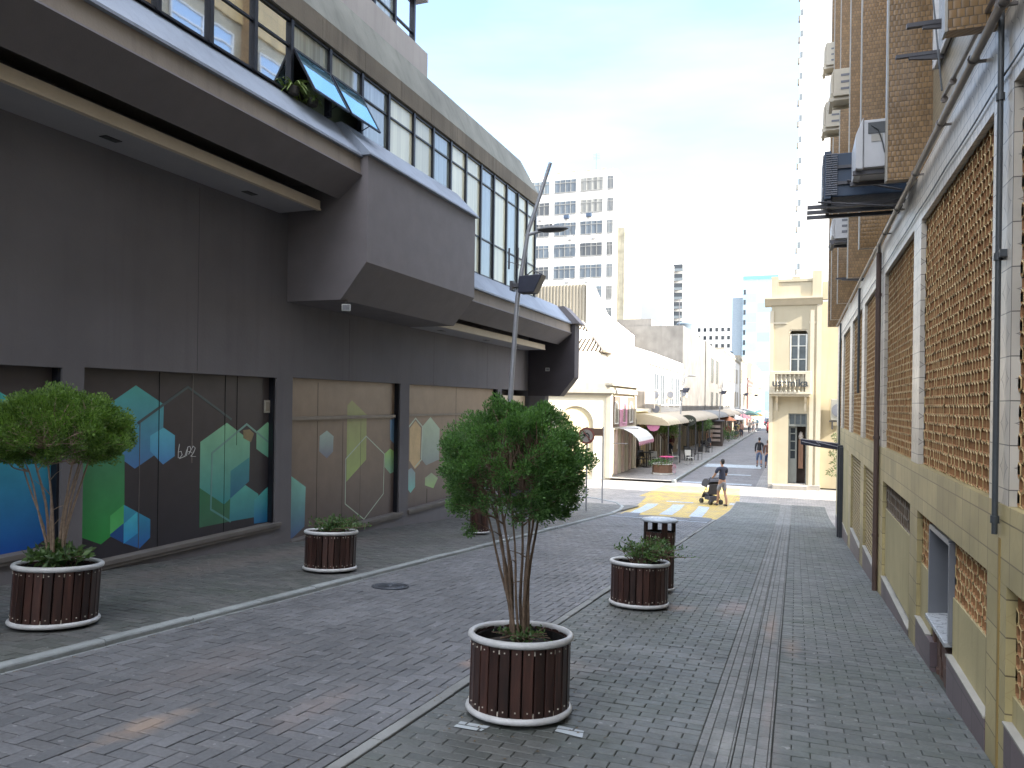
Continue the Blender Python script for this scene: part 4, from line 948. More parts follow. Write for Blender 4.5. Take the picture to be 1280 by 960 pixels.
M_tile = plain('pale_roof_tile', (.34, .29, .23, 1), .8, var=.15); M_tiled = plain('roof_tile_shadow', (.05, .038, .025, 1), .9)

# cream corner house left of the street, its end facade turned a little to the sun
ch = empty('corner_house', (-9, 36.6, -2.1), 'cream corner house with arcade end wall and pink shopfront across the crossing', 'building')
ca, sa = math.cos(R(17)), math.sin(R(17))
def RF(u, d, z): return (-8.62-u*ca+d*sa*0-d*sa, 36.55-u*sa+d*ca, z)   # u: along the end wall away from the street; d: depth behind it
def rbox(g, u0, u1, d0, d1, z0, z1, mi=0): g.hexa([RF(u0, d0, z0), RF(u1, d0, z0), RF(u1, d1, z0), RF(u0, d1, z0), RF(u0, d0, z1), RF(u1, d0, z1), RF(u1, d1, z1), RF(u0, d1, z1)], mi)
M_crE = plain('cream_end_wall', (.64, .6, .48, 1), .8, var=.06)
g = MB(); g.prism([(-8.62, 36.55), (-8.62, 43.0), (-26, 43.0), (-26, 31.24)], 'z', -2.1, 2.3); g.build('wall', M_crE, ch)
g = MB(); rbox(g, -.15, 18, -.14, .2, 2.0, 2.12); rbox(g, -.25, 18, -.24, .2, 2.12, 2.3); rbox(g, -.1, 18, -.1, .2, 2.3, 2.62)
g.box(-9.4, -8.45, 36.5, 43.0, 2.12, 2.3); g.box(-9.4, -8.52, 36.5, 43.0, 2.3, 2.5); g.box(-9.4, -8.38, 36.4, 43.1, 2.5, 2.62); g.build('cornice', M_stone, ch)
for k in range(5):
    u = 1.6+k*2.6
    g = MB(); arc = [(u-.8, -1.9)]+[(u-.8*math.cos(t*math.pi/12), .6+.8*math.sin(t*math.pi/12)) for t in range(13)]+[(u+.8, -1.9)]
    n = len(arc); vs = [RF(p[0], -.02, p[1]) for p in arc]+[RF(p[0], .1, p[1]) for p in arc]; g.add(vs, [tuple(range(n)), tuple(range(n, 2*n))]+[(i, (i+1) % n, n+(i+1) % n, n+i) for i in range(n)])
    ad = g.build('arched_door', plain('cream_shutter', (.55, .47, .3, 1), .7), ch)
    g = MB(); pr = [RF(u-.9*math.cos(t*math.pi/12), -.06, .6+.9*math.sin(t*math.pi/12)) for t in range(13)]; g.tube([RF(u-.9, -.06, -2)]+pr+[RF(u+.9, -.06, -2)], .06, 6); g.build('arch_moulding', M_cr2, ad)
g = MB(); g.box(-8.7, -8.48, 36.45, 36.9, -2.1, 2.05); g.box(-8.7, -8.5, 42.6, 42.98, -2.1, 2.05); g.build('quoins', M_cr2, ch)
# pink shopfront on the street side
g = MB(); g.box(-8.615, -8.57, 36.92, 42.6, .45, 1.98, 0); g.box(-8.565, -8.55, 38.9, 40.7, .42, 1.98, 1); g.build('shopfront_band', [M_pinkw, M_pink], ch)
for y, m in ((37.95, M_cr2), (39.8, M_pink), (41.6, M_cr2)):
    pa = [(y-.42, .6)]+[(y-.42*math.cos(t*math.pi/10), 1.0+.7*math.sin(t*math.pi/10)) for t in range(11)]+[(y+.42, .6)]
    g = MB(); g.prism(pa, 'x', -8.57, -8.54); wn1 = g.build('arched_window', plain('arch_pane', (.14, .13, .11, 1), .3), ch)
    g = MB(); g.tube([(-8.53, p[0], p[1]) for p in pa], .045, 6, closed=True); g.build('arch_frame', plain('arch_white', (.5, .48, .44, 1), .6) if m is not M_pink else M_pink, wn1)
g = MB(); g.box(-8.6, -8.5, 36.95, 42.6, .3, .42); 
for k, y in enumerate((37.0, 38.0, 38.75, 39.6, 40.5, 41.4, 42.2)): g.box(-8.615, -8.53, y, y+.42, -2.0, .3, k % 2)
g.build('shop_door_panels', [M_cr2, plain('rose_beige_panel', (.5, .38, .33, 1), .7)], ch)
g = MB()   # scalloped white awning
for k in range(10):
    a = math.pi/2*k/9; b = math.pi/2*(k+1)/9
for y in (38.9,): pass
prof = [(-8.55, .38), (-8.2, .33), (-7.8, .15), (-7.5, -.12), (-7.4, -.3)]
for (p, q) in zip(prof, prof[1:]): g.add([(p[0], 38.2, p[1]), (p[0], 42.4, p[1]), (q[0], 42.4, q[1]), (q[0], 38.2, q[1]), (p[0], 38.2, p[1]-.02), (p[0], 42.4, p[1]-.02), (q[0], 42.4, q[1]-.02), (q[0], 38.2, q[1]-.02)], [(0, 1, 2, 3), (4, 5, 6, 7), (0, 3, 7, 4), (1, 2, 6, 5)])
aw = g.build('shop_awning', plain('awning_cloth', (.6, .6, .58, 1), .8, var=.1), ch)
g = MB(); g.prism([(38.2, -.3), (38.2, -.42)]+[(38.2+.42*(k+.5)+(.21 if j else 0), -.52 if not j else -.42) for k in range(10) for j in (0, 1)]+[(42.4, -.3)], 'x', -7.41, -7.39); g.build('awning_valance', M_pink, aw)
g = MB(); g.tube([(-8.55, 36.95, .42), (-7.2, 36.95, .42)], .025, 6); g.tube([(-8.55, 36.95, -.35), (-7.7, 36.95, -.35)], .02, 6); g.build('awning_rail', M_brk, ch)
# upper setback storey and tiled hip roofs behind
uh = empty('tiled_roof_house', (-15, 52, -2.1), 'white house with pale pantile hip roofs rising behind the cream corner house', 'building')
g = MB(); g.box(-24, -11.3, 44, 56, -2.1, 4.7); g.box(-26, -10.2, 43.2, 44, -2.1, 4.0); g.build('wall', M_white, uh)
def hip(x0, x1, y0, y1, z0, z1, ridge, name):
    """hip roof with half-round cover tiles running down each slope"""
    cy = (y0+y1)/2; a, b = x0+ridge, x1-ridge
    g = MB(); g.add([(x0, y0, z0), (x1, y0, z0), (x1, y1, z0), (x0, y1, z0), (a, cy, z1), (b, cy, z1)], [(0, 1, 5, 4), (1, 2, 5), (2, 3, 4, 5), (3, 0, 4), (0, 3, 2, 1)], 1)
    x = x0+.15
    while x < x1:
        t = min(1, (x-x0)/ridge, (x1-x)/ridge)
        g.tube([(x, y0, z0+.04), (x, y0+(cy-y0)*t, z0+(z1-z0)*t+.04)], .075, 6, 0); x += .27
    y = y0+.15
    while y < y1:
        t = min(1, (y-y0)/(cy-y0), (y1-y)/(y1-cy)); g.tube([(x1, y, z0+.04), (x1-ridge*t, y, z0+(z1-z0)*t+.04)], .075, 6, 0); y += .27
    g.tube([(x1, y0, z0+.08), (b, cy, z1+.08), (a, cy, z1+.08), (x0, y0, z0+.08)], .11, 8, 0)
    return g.build(name, [M_tile, M_tiled], uh)
hip(-20, -11.0, 45.5, 54, 4.75, 7.0, 2.6, 'roof'); hip(-22, -12.4, 43.0, 48.5, 4.15, 5.6, 2.0, 'lower_roof')
g = MB(); g.box(-11.9, -10.9, 50.5, 53.5, 3.5, 4.6); g.build('dormer', M_stone, uh)
g = MB(); g.box(-14.0, -13.85, 43.15, 43.19, 1.8, 3.4); g.box(-13.6, -13.5, 43.15, 43.19, 2.0, 3.2); g.build('window', M_gdk, uh)
ey = house('yellow low shop with balcony wall between the pink shopfront and white block', 43.1, 47.2, 1.15, M_yelh, cornice=False, mc=M_yelh)
g = MB(); g.box(FX-.05, FX+.5, 43.3, 46.6, 1.35, 2.35); g.build('balcony_wall', streaky('grey_balcony', (.32, .29, .26), .8), ey)
g = MB(); g.box(FX+.01, FX+.06, 43.3, 44.1, -2.0, .75, 0); g.box(FX+.01, FX+.05, 44.5, 46.4, -1.9, .6, 1); g.build('shop_front', [plain('brown_door', (.07, .045, .035, 1), .6), plain('golden_panel', (.5, .36, .14, 1), .6)], ey)
h3 = house('tall white house with stacked air conditioners on the left side of the far street', 47.3, 62, 4.5, M_white, wins=[(49, 50.6, 1.6, 3.6), (51.4, 53, 1.6, 3.6), (55.5, 57.4, 1.6, 3.6), (58.2, 60.2, 1.6, 3.6)], mats_win=plain('blue_grey_shutter', (.07, .085, .1, 1), .6), mc=M_white)
g = MB(); g.prism([(-9.2, 4.6), (-8.6, 4.6), (-8.6, 4.9), (-16, 7.3), (-18, 7.3), (-18, 4.6)], 'y', 47.4, 61.9); g.build('gable', M_white, h3)
for (y, z, lab) in ((48.3, 2.2, 'pale outdoor unit on the white house, nearest and upper'), (48.6, 1.3, 'pale outdoor unit on the white house, nearest and lower'), (54.4, 2.3, 'pale outdoor unit midway along the white house front'), (61, 2.5, 'pale outdoor unit at the far end of the white house front')):
    e = empty('air_conditioner', (FX+.3, y, z), lab, 'air conditioner', 'outdoor units on the white house')
    g = MB(); g.box(-.28, .2, -.4, .4, -.32, .32); g.build('casing', M_acc, e, off=(0, 0, 0), bevel=.02)
    g = MB(); g.lathe([(.24, 0), (.24, .012), (0.001, .014)], 16); g.xf(Matrix.Translation((0, -.41, 0)) @ Matrix.Rotation(R(90), 4, 'X')); g.build('fan_grille', M_slat, e, off=(0, 0, 0))
h4 = house('stained grey concrete building with blank side wall on the left of the far street', 62.1, 99, 8.0, M_greyc, depth=11, cornice=False, wins=[(84, 86, 4.2, 6.6), (89.5, 91.5, 4.2, 6.6), (84, 86, 1.5, 3), (89.5, 91.5, 1.5, 3)], mc=M_greyc)
g = MB(); g.box(-15, FX-.6, 61.9, 62.08, 2.0, 2.1); g.box(FX-.001, FX+.1, 78, 78.6, -2, 8.0); g.box(-14, FX-2.6, 62.2, 66, 8.0, 8.6); g.build('ledge', M_greyc, h4)
h5 = house('bright white house with columns beyond the grey concrete building', 99.1, 127, 8.6, M_white, wins=[(102, 104.5, 5, 7), (108, 110.5, 5, 7), (114, 116.5, 5, 7), (120, 122.5, 5, 7)]+[(102+k*4, 104+k*4, 1.5, 3.6) for k in range(6)], mats_win=M_stone, mc=M_stone)
h6 = house('narrow grey cream house beyond the white columned one', 127.1, 146, 9.4, M_stone, wins=[(130+k*5, 132.5+k*5, 5.5, 7.5) for k in range(3)]+[(130+k*5, 132.5+k*5, 1.5, 3.5) for k in range(3)])
h7 = house('small dark red brick house far down the left side', 146.1, 162, 6.4, M_redb, wins=[(149, 151, 3.5, 5), (154, 156, 3.5, 5)], x=-8.3)
h8 = house('pale beige block at the far end of the left row', 162.1, 230, 10.2, M_cr, wins=[(165+k*9, 169+k*9, 6, 8) for k in range(6)], mats_win=M_gdk)

# ---- towers in the background
M_twf = plain('grey_window_frame', (.22, .22, .21, 1), .5)
def tower(label, x0, x1, y0, y1, ztop, m, fl, z0f, hwin, cols_, mw, name='tower_block', side=None, base=-2.1, mull=2, rz=0., roof=True, mf=None):
    e = empty(name, ((x0+x1)/2, y0, base), label, 'building')
    g = MB(); g.box(x0, x1, y0, y1, base, ztop); g.build('wall', m, e)
    z = z0f
    while z+hwin < ztop-.2:
        for (a, b) in cols_:
            g = MB(); g.box(a, b, y0-.02, y0+.1, z, z+hwin); pn = g.build('window', mw if not callable(mw) else mw(), e)
            if mull:
                f = MB()
                for k in range(mull+1): xx = a+(b-a)*k/mull; f.box(xx-.03, xx+.03, y0-.08, y0-.02, z, z+hwin)
                f.box(a, b, y0-.078, y0-.022, z+hwin*.72, z+hwin*.72+.08); f.box(a-.05, b+.05, y0-.12, y0-.02, z-.1, z)
                f.build('frame', mf or M_twf, pn)
        z += fl
    if side:
        g = MB(); g.box(*side); g.build('side_wall', M_stone, e)
    return e
rt = random.Random(8)
def pane(name, col):
    m, t, p = mat0(name); po = t.pos(); v = t.n('VectorMath', {0: po, 1: (2.2, 2.2, .1)}, operation='MULTIPLY').outputs[0]
    c = t.n('VectorMath', {0: col[:3], 'Scale': t.rng(t.noise(1., 3, v), .35, .65, .55, 1.25)}, operation='SCALE').outputs[0]
    t.t.links.new(c, p.inputs['Base Color']); setp(t, p, Roughness=.25); return m
pan = [pane('pane_a', (.13, .16, .18, 1)), pane('pane_b', (.08, .1, .12, 1)), pane('pane_c', (.19, .19, .175, 1)), pane('pane_d', (.055, .06, .065, 1))]
def pick(): return rt.choice(pan)
t1 = tower('large white office tower with rows of wide windows behind the glazed grey building', -46, -23.9, 105, 116, 34.6, M_white, 3.1, .95, 1.8, [(-44.5, -41.3), (-40.6, -37.4), (-37.0, -33.9), (-33.1, -29.9), (-29.2, -26.0), (-25.3, -24.5)], pick, mull=4)
g = MB(); g.prism([(105.5, -2.1), (118, -2.1), (118, 24.8), (105.5, 26.5)], 'x', -23.85, -22.9); g.build('side_wall', streaky('beige_side_wall', (.22, .21, .165), .85), t1)
g = MB()
for k in range(9): g.box(-34+k*1.1, -33.4+k*1.1, 105.2, 105.4, 34.6, 34.85+.15*(k % 2))
g.build('roof_rail', M_stone, t1)
for (cx, z, lab) in ((-31.2, 29.2, 'dark window unit under the second row of the white tower, middle bay'), (-27.9, 29.25, 'dark window unit below the second row windows at the right of the white tower'), (-30.6, 26.15, 'small window unit below the third row, middle bay of the white tower'), (-27.2, 26.1, 'small window unit below the third row at the right of the white tower'), (-35.2, 29.2, 'pale window unit near the grey building roof edge on the white tower'), (-28.0, 20.0, 'pale window unit lower down in the right bay of the white tower'), (-31.0, 20.05, 'pale window unit lower down in the middle bay of the white tower')):
    g = MB(); g.box(-.35, .35, -.5, 0, -.25, .25); g.lathe([(.2, 0), (.2, .02), (.001, .02)], 12)
    q = len(g.v)-36; g.xf(Matrix.Translation((0, -.5, 0)) @ Matrix.Rotation(R(90), 4, 'X'), q)
    ac_ = g.build('air_conditioner', M_acd if 'dark' in lab else M_acw, off=(0, 0, 0)); ac_.location = (cx, 104.95, z-.9); tag(ac_, lab, 'air conditioner', 'window units on the white tower')
t2 = tower('narrow blank white tower with one strip of small windows', -26.6, -21.5, 130, 142, 27.2, M_white, 2.6, -1, 1.6, [(-26.1, -25.6)], M_gdk, mull=0)
bt = empty('apartment_tower', (-38, 250, -2.1), 'distant slim white apartment tower with stacked dark balconies', 'building')
g = MB(); g.box(-42.7, -33.6, 250, 262, -2.1, 50); g.box(-41, -36, 250, 258, 50, 51.5); g.build('wall', M_white, bt)
for k in range(14):
    z = 6+k*3.05
    g = MB(); g.box(-41.6, -35.0, 249.2, 249.99, z, z+1.4, 0); g.box(-41.8, -34.8, 248.6, 249.1, z-.9, z, 1); g.build('balcony', [M_gdk, M_glt], bt)
t4 = tower('far white apartment block with a grid of small windows', -36.7, -22.5, 300, 312, 33, M_white, 3.1, 5, 1.5, [(-36+k*2.2, -34.9+k*2.2) for k in range(6)], M_gdk, mull=0)
s5 = empty('grey_blue_block', (-15, 295, -2.1), 'plain blue grey block in front of the far glass tower', 'building')
g = MB(); g.box(-18, -12.3, 280, 292, -2.1, 27.5); g.box(-15, -11, 279, 280, -2.1, 20); g.build('wall', plain('blue_grey_render', (.13, .17, .22, 1), .7), s5)
gt = empty('glass_tower', (-13, 260, -2.1), 'pale blue glass tower far down the street beside the cream corner shop', 'building')
M_bglass = tiled('pale_blue_curtain_wall', (.24, .33, .4), (.3, .38, .45, 1), 9, 3.2, .02, rough=.2, grime=.0)
g = MB(); g.box(-16.8, -6, 260, 280, -2.1, 43); g.build('wall', M_bglass, gt); g = MB(); g.box(-20.4, -16.81, 263, 280, -2.1, 37.5); g.build('side_wing', plain('wing_grey', (.2, .25, .3, 1), .6), gt)
g = MB(); g.box(-16.85, -5.9, 259.9, 280, 43, 44); g.build('parapet', plain('teal_cap', (.12, .35, .36, 1), .5), gt)
for k in range(11):
    g = MB(); g.box(-16.6, -15.9, 259.95, 260.02, 5+k*3.3, 6.6+k*3.3); g.build('window', M_gdk, gt)
sk = tower('very tall white tower rising behind the finned building on the right', -.15, 6, 115, 130, 92, M_white, 3.0, 6, .9, [(-.12, .25)], M_glt, mull=0)
g = MB()
for k in range(28): g.box(-.42, -.16, 115.1, 115.9, 5.4+k*3, 6.1+k*3)
g.build('corner_balconies', M_stone, sk)
# corrugated shed and its white party wall behind the grey building
cs = empty('corrugated_shed', (-19, 60, -2.1), 'rooftop shed clad in beige corrugated metal beside a white party wall', 'building')
g = MB(); x = -26.0
pts = []
while x < -16.2: pts += [(x, 60), (x+.1, 60), (x+.14, 59.9), (x+.24, 59.9)]; x += .28
pts += [(-16.1, 60.2), (-26, 60.2)]
g.prism(pts, 'z', -2.1, 11.3); g.build('wall', plain('beige_sheet_metal', (.2, .18, .14, 1), .6, var=.1), cs)
g = MB(); g.prism([(59.8, -2.1), (66, -2.1), (66, 9.0), (59.8, 11.4)], 'x', -16.05, -15.5); g.prism([(-15.5, -2.1), (-12.5, -2.1), (-12.5, 7.2), (-15.5, 9.6)], 'y', 60, 62); g.build('party_wall', M_white, cs)

# continuous round-fronted awning along the left-hand shops, in modules
M_awc = [plain('awning_cream', (.38, .33, .26, 1), .7, var=.1), plain('awning_yellow', (.5, .43, .3, 1), .7, var=.1), plain('awning_grey', (.2, .2, .2, 1), .7, var=.1), plain('awning_terracotta', (.5, .22, .12, 1), .7)]
names = ['pale yellow awning over the low yellow shop', 'cream round-fronted awning with a black oval sign beside it', 'first plain cream shell awning along the far left shops', 'second cream shell awning past the oval sign', 'third cream shell awning, shorter than the next', 'fourth cream shell awning along the far left shops', 'grey shell awning farther down the left side', 'small far cream shell awning', 'farthest grey shell awning near the red house']
ay = [(43.3, 47.8, 1), (48, 51.8, 0), (52, 55.8, 0), (56, 60, 0), (60.3, 65, 0), (65.4, 72, 0), (72.5, 84, 2), (85, 104, 0), (105, 140, 2)]
for (a, b, c), nm in zip(ay, names):
    e = empty('shop_awning', (FX, (a+b)/2, .5), nm, 'awning', 'awnings along the far left shops')
    g = MB(); n = 6; m_ = 4
    vs = []
    for i in range(n+1):
        t = i/n*math.pi/2; xx = FX+1.9*math.sin(t); zz = .55+.65*math.cos(t)-.15
        for j in range(m_*4+1):
            q = j/(m_*4); vs.append((xx+.08*abs(math.sin(q*math.pi*m_))*math.sin(t), a+(b-a)*q, zz+.05*abs(math.sin(q*math.pi*m_))))
    w_ = m_*4+1
    g.add(vs, [(i*w_+j, i*w_+j+1, (i+1)*w_+j+1, (i+1)*w_+j) for i in range(n) for j in range(w_-1)])
    side = [(FX, .45)]+[(FX+1.9*math.sin(i/n*math.pi/2), .4+.65*math.cos(i/n*math.pi/2)) for i in range(n+1)]
    g.prism(side, 'y', a, a+.02); g.build('canopy', M_awc[c], e, smooth=True)
    for yy in (a+.1, b-.1): g = MB(); g.tube([(FX+1.85, yy, -2.0), (FX+1.85, yy, .4)], .03, 6); g.build('post', M_brk, e)
    g = MB(); g.box(FX+.005, FX+.03, a+.2, b-.2, -2.0, .3, 0)
    for k in range(5): q = a+.3+(b-a-.6)*k/5; g.box(FX+.03, FX+.06, q, q+(b-a)*.08, -2.0, .1, 1)
    g.build('shop_entrance', [plain('shop_shade', (.06, .045, .035, 1), .8), plain('shop_panel_beige', (.32, .27, .2, 1), .7)], e)

# office block reflections: buildings across behind the camera
bb = empty('rear_building', (-3, -24, 1), 'beige building across the end of the street behind the camera', 'building')
g = MB(); g.box(-20, 14, -40, -22, -2, 9); g.build('wall', M_stone, bb)

# clutter on the roofs of the far row
for i, (x, y, z, lab) in enumerate(((-9.6, 70, 8.0, 'water tank on the grey concrete roof nearest the street'), (-10.4, 92, 8.0, 'water tank at the far end of the grey concrete roof'), (-9.8, 120, 8.8, 'water tank on the white columned house roof'))):
    e = empty('water_tank', (x, y, z), lab, 'water tank', 'tanks on the far roofs')
    g = MB(); g.lathe([(.62, 0), (.7, .9), (.72, .92), (.5, 1.1), (.001, 1.15)], 20); g.build('tank', plain('tank_blue_grey', (.12, .16, .2, 1), .5), e, off=(0, 0, 0), smooth=True)
    g = MB(); g.tube([(.6, 0, .1), (.95, 0, .1), (.95, 0, .0)], .03, 6); g.build('pipe', M_brk, e, off=(0, 0, 0))
for i, (x, y, z, h, lab) in enumerate(((-9.2, 64, 8.0, 2.4, 'thin aerial mast on the near edge of the grey concrete roof'), (-9.0, 104, 8.6, 3.0, 'thin aerial mast over the white columned house'), (-27.5, 107, 34.6, 3.2, 'aerial mast on top of the white office tower'))):
    g = MB(); g.tube([(0, 0, 0), (0, 0, h)], .04, 6)
    for k in range(4): g.tube([(-.5, 0, h-.15-k*.22), (.5, 0, h-.15-k*.22)], .018, 5)
    o = g.build('roof_aerial', M_brk, off=(0, 0, 0)); o.location = (x, y, z); tag(o, lab, 'aerial', 'aerials on the far roofs')
# ================================================================== planters, bins, lamps, signs, trees, furniture
M_rim = plain('white_enamel_rim', (.56, .565, .57, 1), .4, var=.22, scale=10)
def slat_mat():
    m, t, p = mat0('varnished_slats'); po = t.n('TexCoord').outputs['Object']; at = t.n('Attribute', attribute_name='var').outputs['Fac']
    v = t.n('VectorMath', {0: po, 1: (30, 30, 3)}, operation='MULTIPLY').outputs[0]
    c = t.mix(t.rng(t.noise(1., 6, v), .3, .7), (.016, .009, .008, 1), (.055, .024, .018, 1))
    c = t.n('VectorMath', {0: c, 'Scale': t.rng(at, 0, 1, .6, 1.7)}, operation='SCALE').outputs[0]
    t.t.links.new(c, p.inputs['Base Color']); setp(t, p, Roughness=.32); return m
M_slats = slat_mat(); M_core = plain('planter_core', (.006, .006, .006, 1), .9); M_soil = plain('potting_soil', (.03, .022, .015, 1), .95, var=.5, scale=20, bump=.8, bscale=50)
M_screw = plain('pale_screw', (.55, .5, .42, 1), .5)
def slatted_drum(e, r, h, n, z0=.05):
    g = MB(); rnd = random.Random(int(r*1000)+n); sc = MB()
    for k in range(n):
        a = 2*math.pi*k/n; wd = 2*math.pi*r/n*.86; c, s = math.cos(a), math.sin(a); j = rnd.gauss(0, .0015)
        def P(u, d, z): return ((r+d+j)*c-u*s, (r+d+j)*s+u*c, z)
        b = .004
        vs = [P(-wd/2, -.02, z0), P(wd/2, -.02, z0), P(wd/2, 0-b, z0), P(wd/2-b, 0, z0), P(-wd/2+b, 0, z0), P(-wd/2, -b, z0)]; vt = [(v[0], v[1], z0+h) for v in vs]
        m_ = 6; g.add(vs+vt, [tuple(range(m_)), tuple(range(m_, 2*m_))]+[(i, (i+1) % m_, m_+(i+1) % m_, m_+i) for i in range(m_)], 0, .02+.98*rnd.random())
        for z in (z0+.05, z0+h-.05): sc.box(-.004, .004, -.004, .004, -.004, .004); sc.xf(Matrix.Translation(P(0, .001, z)), len(sc.v)-8)
        # pale gap marks between slats
        if rnd.random() < .45:
            a2 = a+math.pi/n
            for z in (z0+.03, z0+h-.05):
                q = len(sc.v); sc.box(-.008, .008, -.008, .008, -.013, .013); sc.xf(Matrix.Translation(((r-.012)*math.cos(a2), (r-.012)*math.sin(a2), z)), q)
    b_ = len(g.v); g.v += sc.v; g.var += [0.]*len(sc.v); g.f += [[i+b_ for i in f] for f in sc.f]; g.mi += [1]*len(sc.f)
    return g.build('slats', [M_slats, M_screw], e, off=(0, 0, 0))
def planter(label, r=.33, h=.46):
    e = empty('planter', (0, 0, 0), label, 'planter', 'round slatted planters')
    slatted_drum(e, r, h, 27)
    g = MB(); g.torus(r+.004, .021, .045, 48, 10); g.build('bottom_rim', M_rim, e, smooth=True, off=(0, 0, 0))
    g = MB(); g.torus(r+.002, .023, .05+h, 48, 10); g.build('top_rim', M_rim, e, smooth=True, off=(0, 0, 0))
    g = MB(); g.lathe([(r-.03, .03), (r-.03, h+.03), (r-.035, h+.03), (r-.035, .05)], 32); g.build('liner', M_core, e, off=(0, 0, 0))
    g = MB(); g.lathe([(r-.036, h-.03), (r*.6, h-.01), (r*.3, h+.01), (0.001, h+.015)], 32, cap=False); g.build('soil', M_soil, e, off=(0, 0, 0))
    g = MB()
    for k in range(3): a = k*2.1+.5; g.tube([(r*.7*math.cos(a), r*.7*math.sin(a), -.01), (r*.7*math.cos(a), r*.7*math.sin(a), .05)], .02, 8)
    g.build('feet', M_core, e, off=(0, 0, 0))
    return e
SL = -math.atan(.075)
def on_slope(o, x, y, s=1., dz=0., rz=0.):
    o.location = (x, y, gz(y)+dz); o.rotation_euler = (SL if y < 26 else 0, 0, rz); o.scale = (s, s, s); return o
p0 = planter('nearest round wooden planter holding the dome-crowned tree')
spots = [(-1.6, 4.47, 0, .94, None), (-5.8, 4.63, .035, .97, 'round wooden planter at the left edge holding the flat-topped tree'), (-5.58, 8.33, .035, .97, 'round wooden planter with a low shrub in front of the mural, by the kerb'), (-1.6, 8.36, 0, .94, 'round wooden planter with a spreading shrub beside the litter bin')]
pl = []
for x, y, dz, s, lab in spots:
    o = p0 if lab is None else copy_tree(p0)
    if lab: o['label'] = lab
    pl.append(o)
for o, (x, y, dz, s, lab) in zip(pl, spots): on_slope(o, x, y, s, dz+.0, rz=random.random()*.3)

# litter bins
def bin_():
    e = empty('litter_bin', (0, 0, 0), '', 'litter bin', 'slatted litter bins with pale domed lids')
    r = .2; slatted_drum(e, r, .68, 17)
    g = MB(); g.torus(r+.003, .014, .045, 36, 8); g.build('bottom_rim', M_rim, e, smooth=True, off=(0, 0, 0))
    g = MB(); g.torus(r-.012, .01, .73, 36, 8); g.lathe([(r-.025, .04), (r-.025, .72), (r-.03, .72), (r-.03, .06)], 28); g.build('bin_liner', M_core, e, smooth=True, off=(0, 0, 0))
    for k in range(4):
        g = MB(); a = k*math.pi/2+.5; c, s = math.cos(a), math.sin(a); q = len(g.v); g.box(-.025, .01, -.035, .035, .6, .86); g.xf(Matrix.Translation((c*r, s*r, 0)) @ Matrix.Rotation(a, 4, 'Z'), q)
        g.build('lid_post', M_slats, e, off=(0, 0, 0))
    g = MB(); g.lathe([(.0, .855), (.225, .85), (.24, .86), (.24, .875), (.22, .893), (.13, .908), (.001, .914)], 40); g.build('lid', plain('pale_grey_lid', (.42, .47, .53, 1), .3, var=.15), e, smooth=True, off=(0, 0, 0))
    return e
b0 = bin_(); b0['label'] = 'slatted litter bin with pale round lid behind the shrub planter on the right pavement'
b1_ = copy_tree(b0); b1_['label'] = 'slatted litter bin on the left kerb half hidden by the nearest tree crown'
on_slope(b0, -1.57, 9.45); on_slope(b1_, -5.8, 13.8, 1, .035, .7); b0.scale = b1_.scale = (.93, .93, 1.0)

# ---------------------------------------------------------------- trees in planters
def leaf_mat(name, dark, light, trans=.35):
    m, t, p = mat0(name); at = t.n('Attribute', attribute_name='var').outputs['Fac']; po = t.pos()
    f = t.m('ADD', t.m('MULTIPLY', at, .55), t.m('MULTIPLY', t.noise(9., 2, po), .6), clamp=True)
    c = t.mix(t.rng(f, .2, .85), dark, light)
    t.t.links.new(c, p.inputs['Base Color']); setp(t, p, Roughness=.42)
    tr = t.n('BsdfTranslucent', {'Color': t.n('VectorMath', {0: c, 1: (1.1, 1.3, .5)}, operation='MULTIPLY').outputs[0]})
    mx = t.n('MixShader', {0: trans, 1: p.outputs[0], 2: tr.outputs[0]}); t.t.links.new(mx.outputs[0], t.t.nodes['Material Output'].inputs[0])
    return m
M_l1 = leaf_mat('myrtle_leaf', (.03, .075, .03, 1), (.14, .27, .085, 1)); M_l2 = leaf_mat('bright_leaf', (.04, .09, .024, 1), (.19, .3, .075, 1)); M_l3 = leaf_mat('shrub_leaf', (.035, .08, .03, 1), (.12, .2, .07, 1))
M_bark = plain('branch_bark', (.16, .11, .075, 1), .85, var=.45, scale=25, bump=.5); M_bark2 = plain('pale_branch_bark', (.3, .22, .16, 1), .85, var=.4, scale=25, bump=.5)
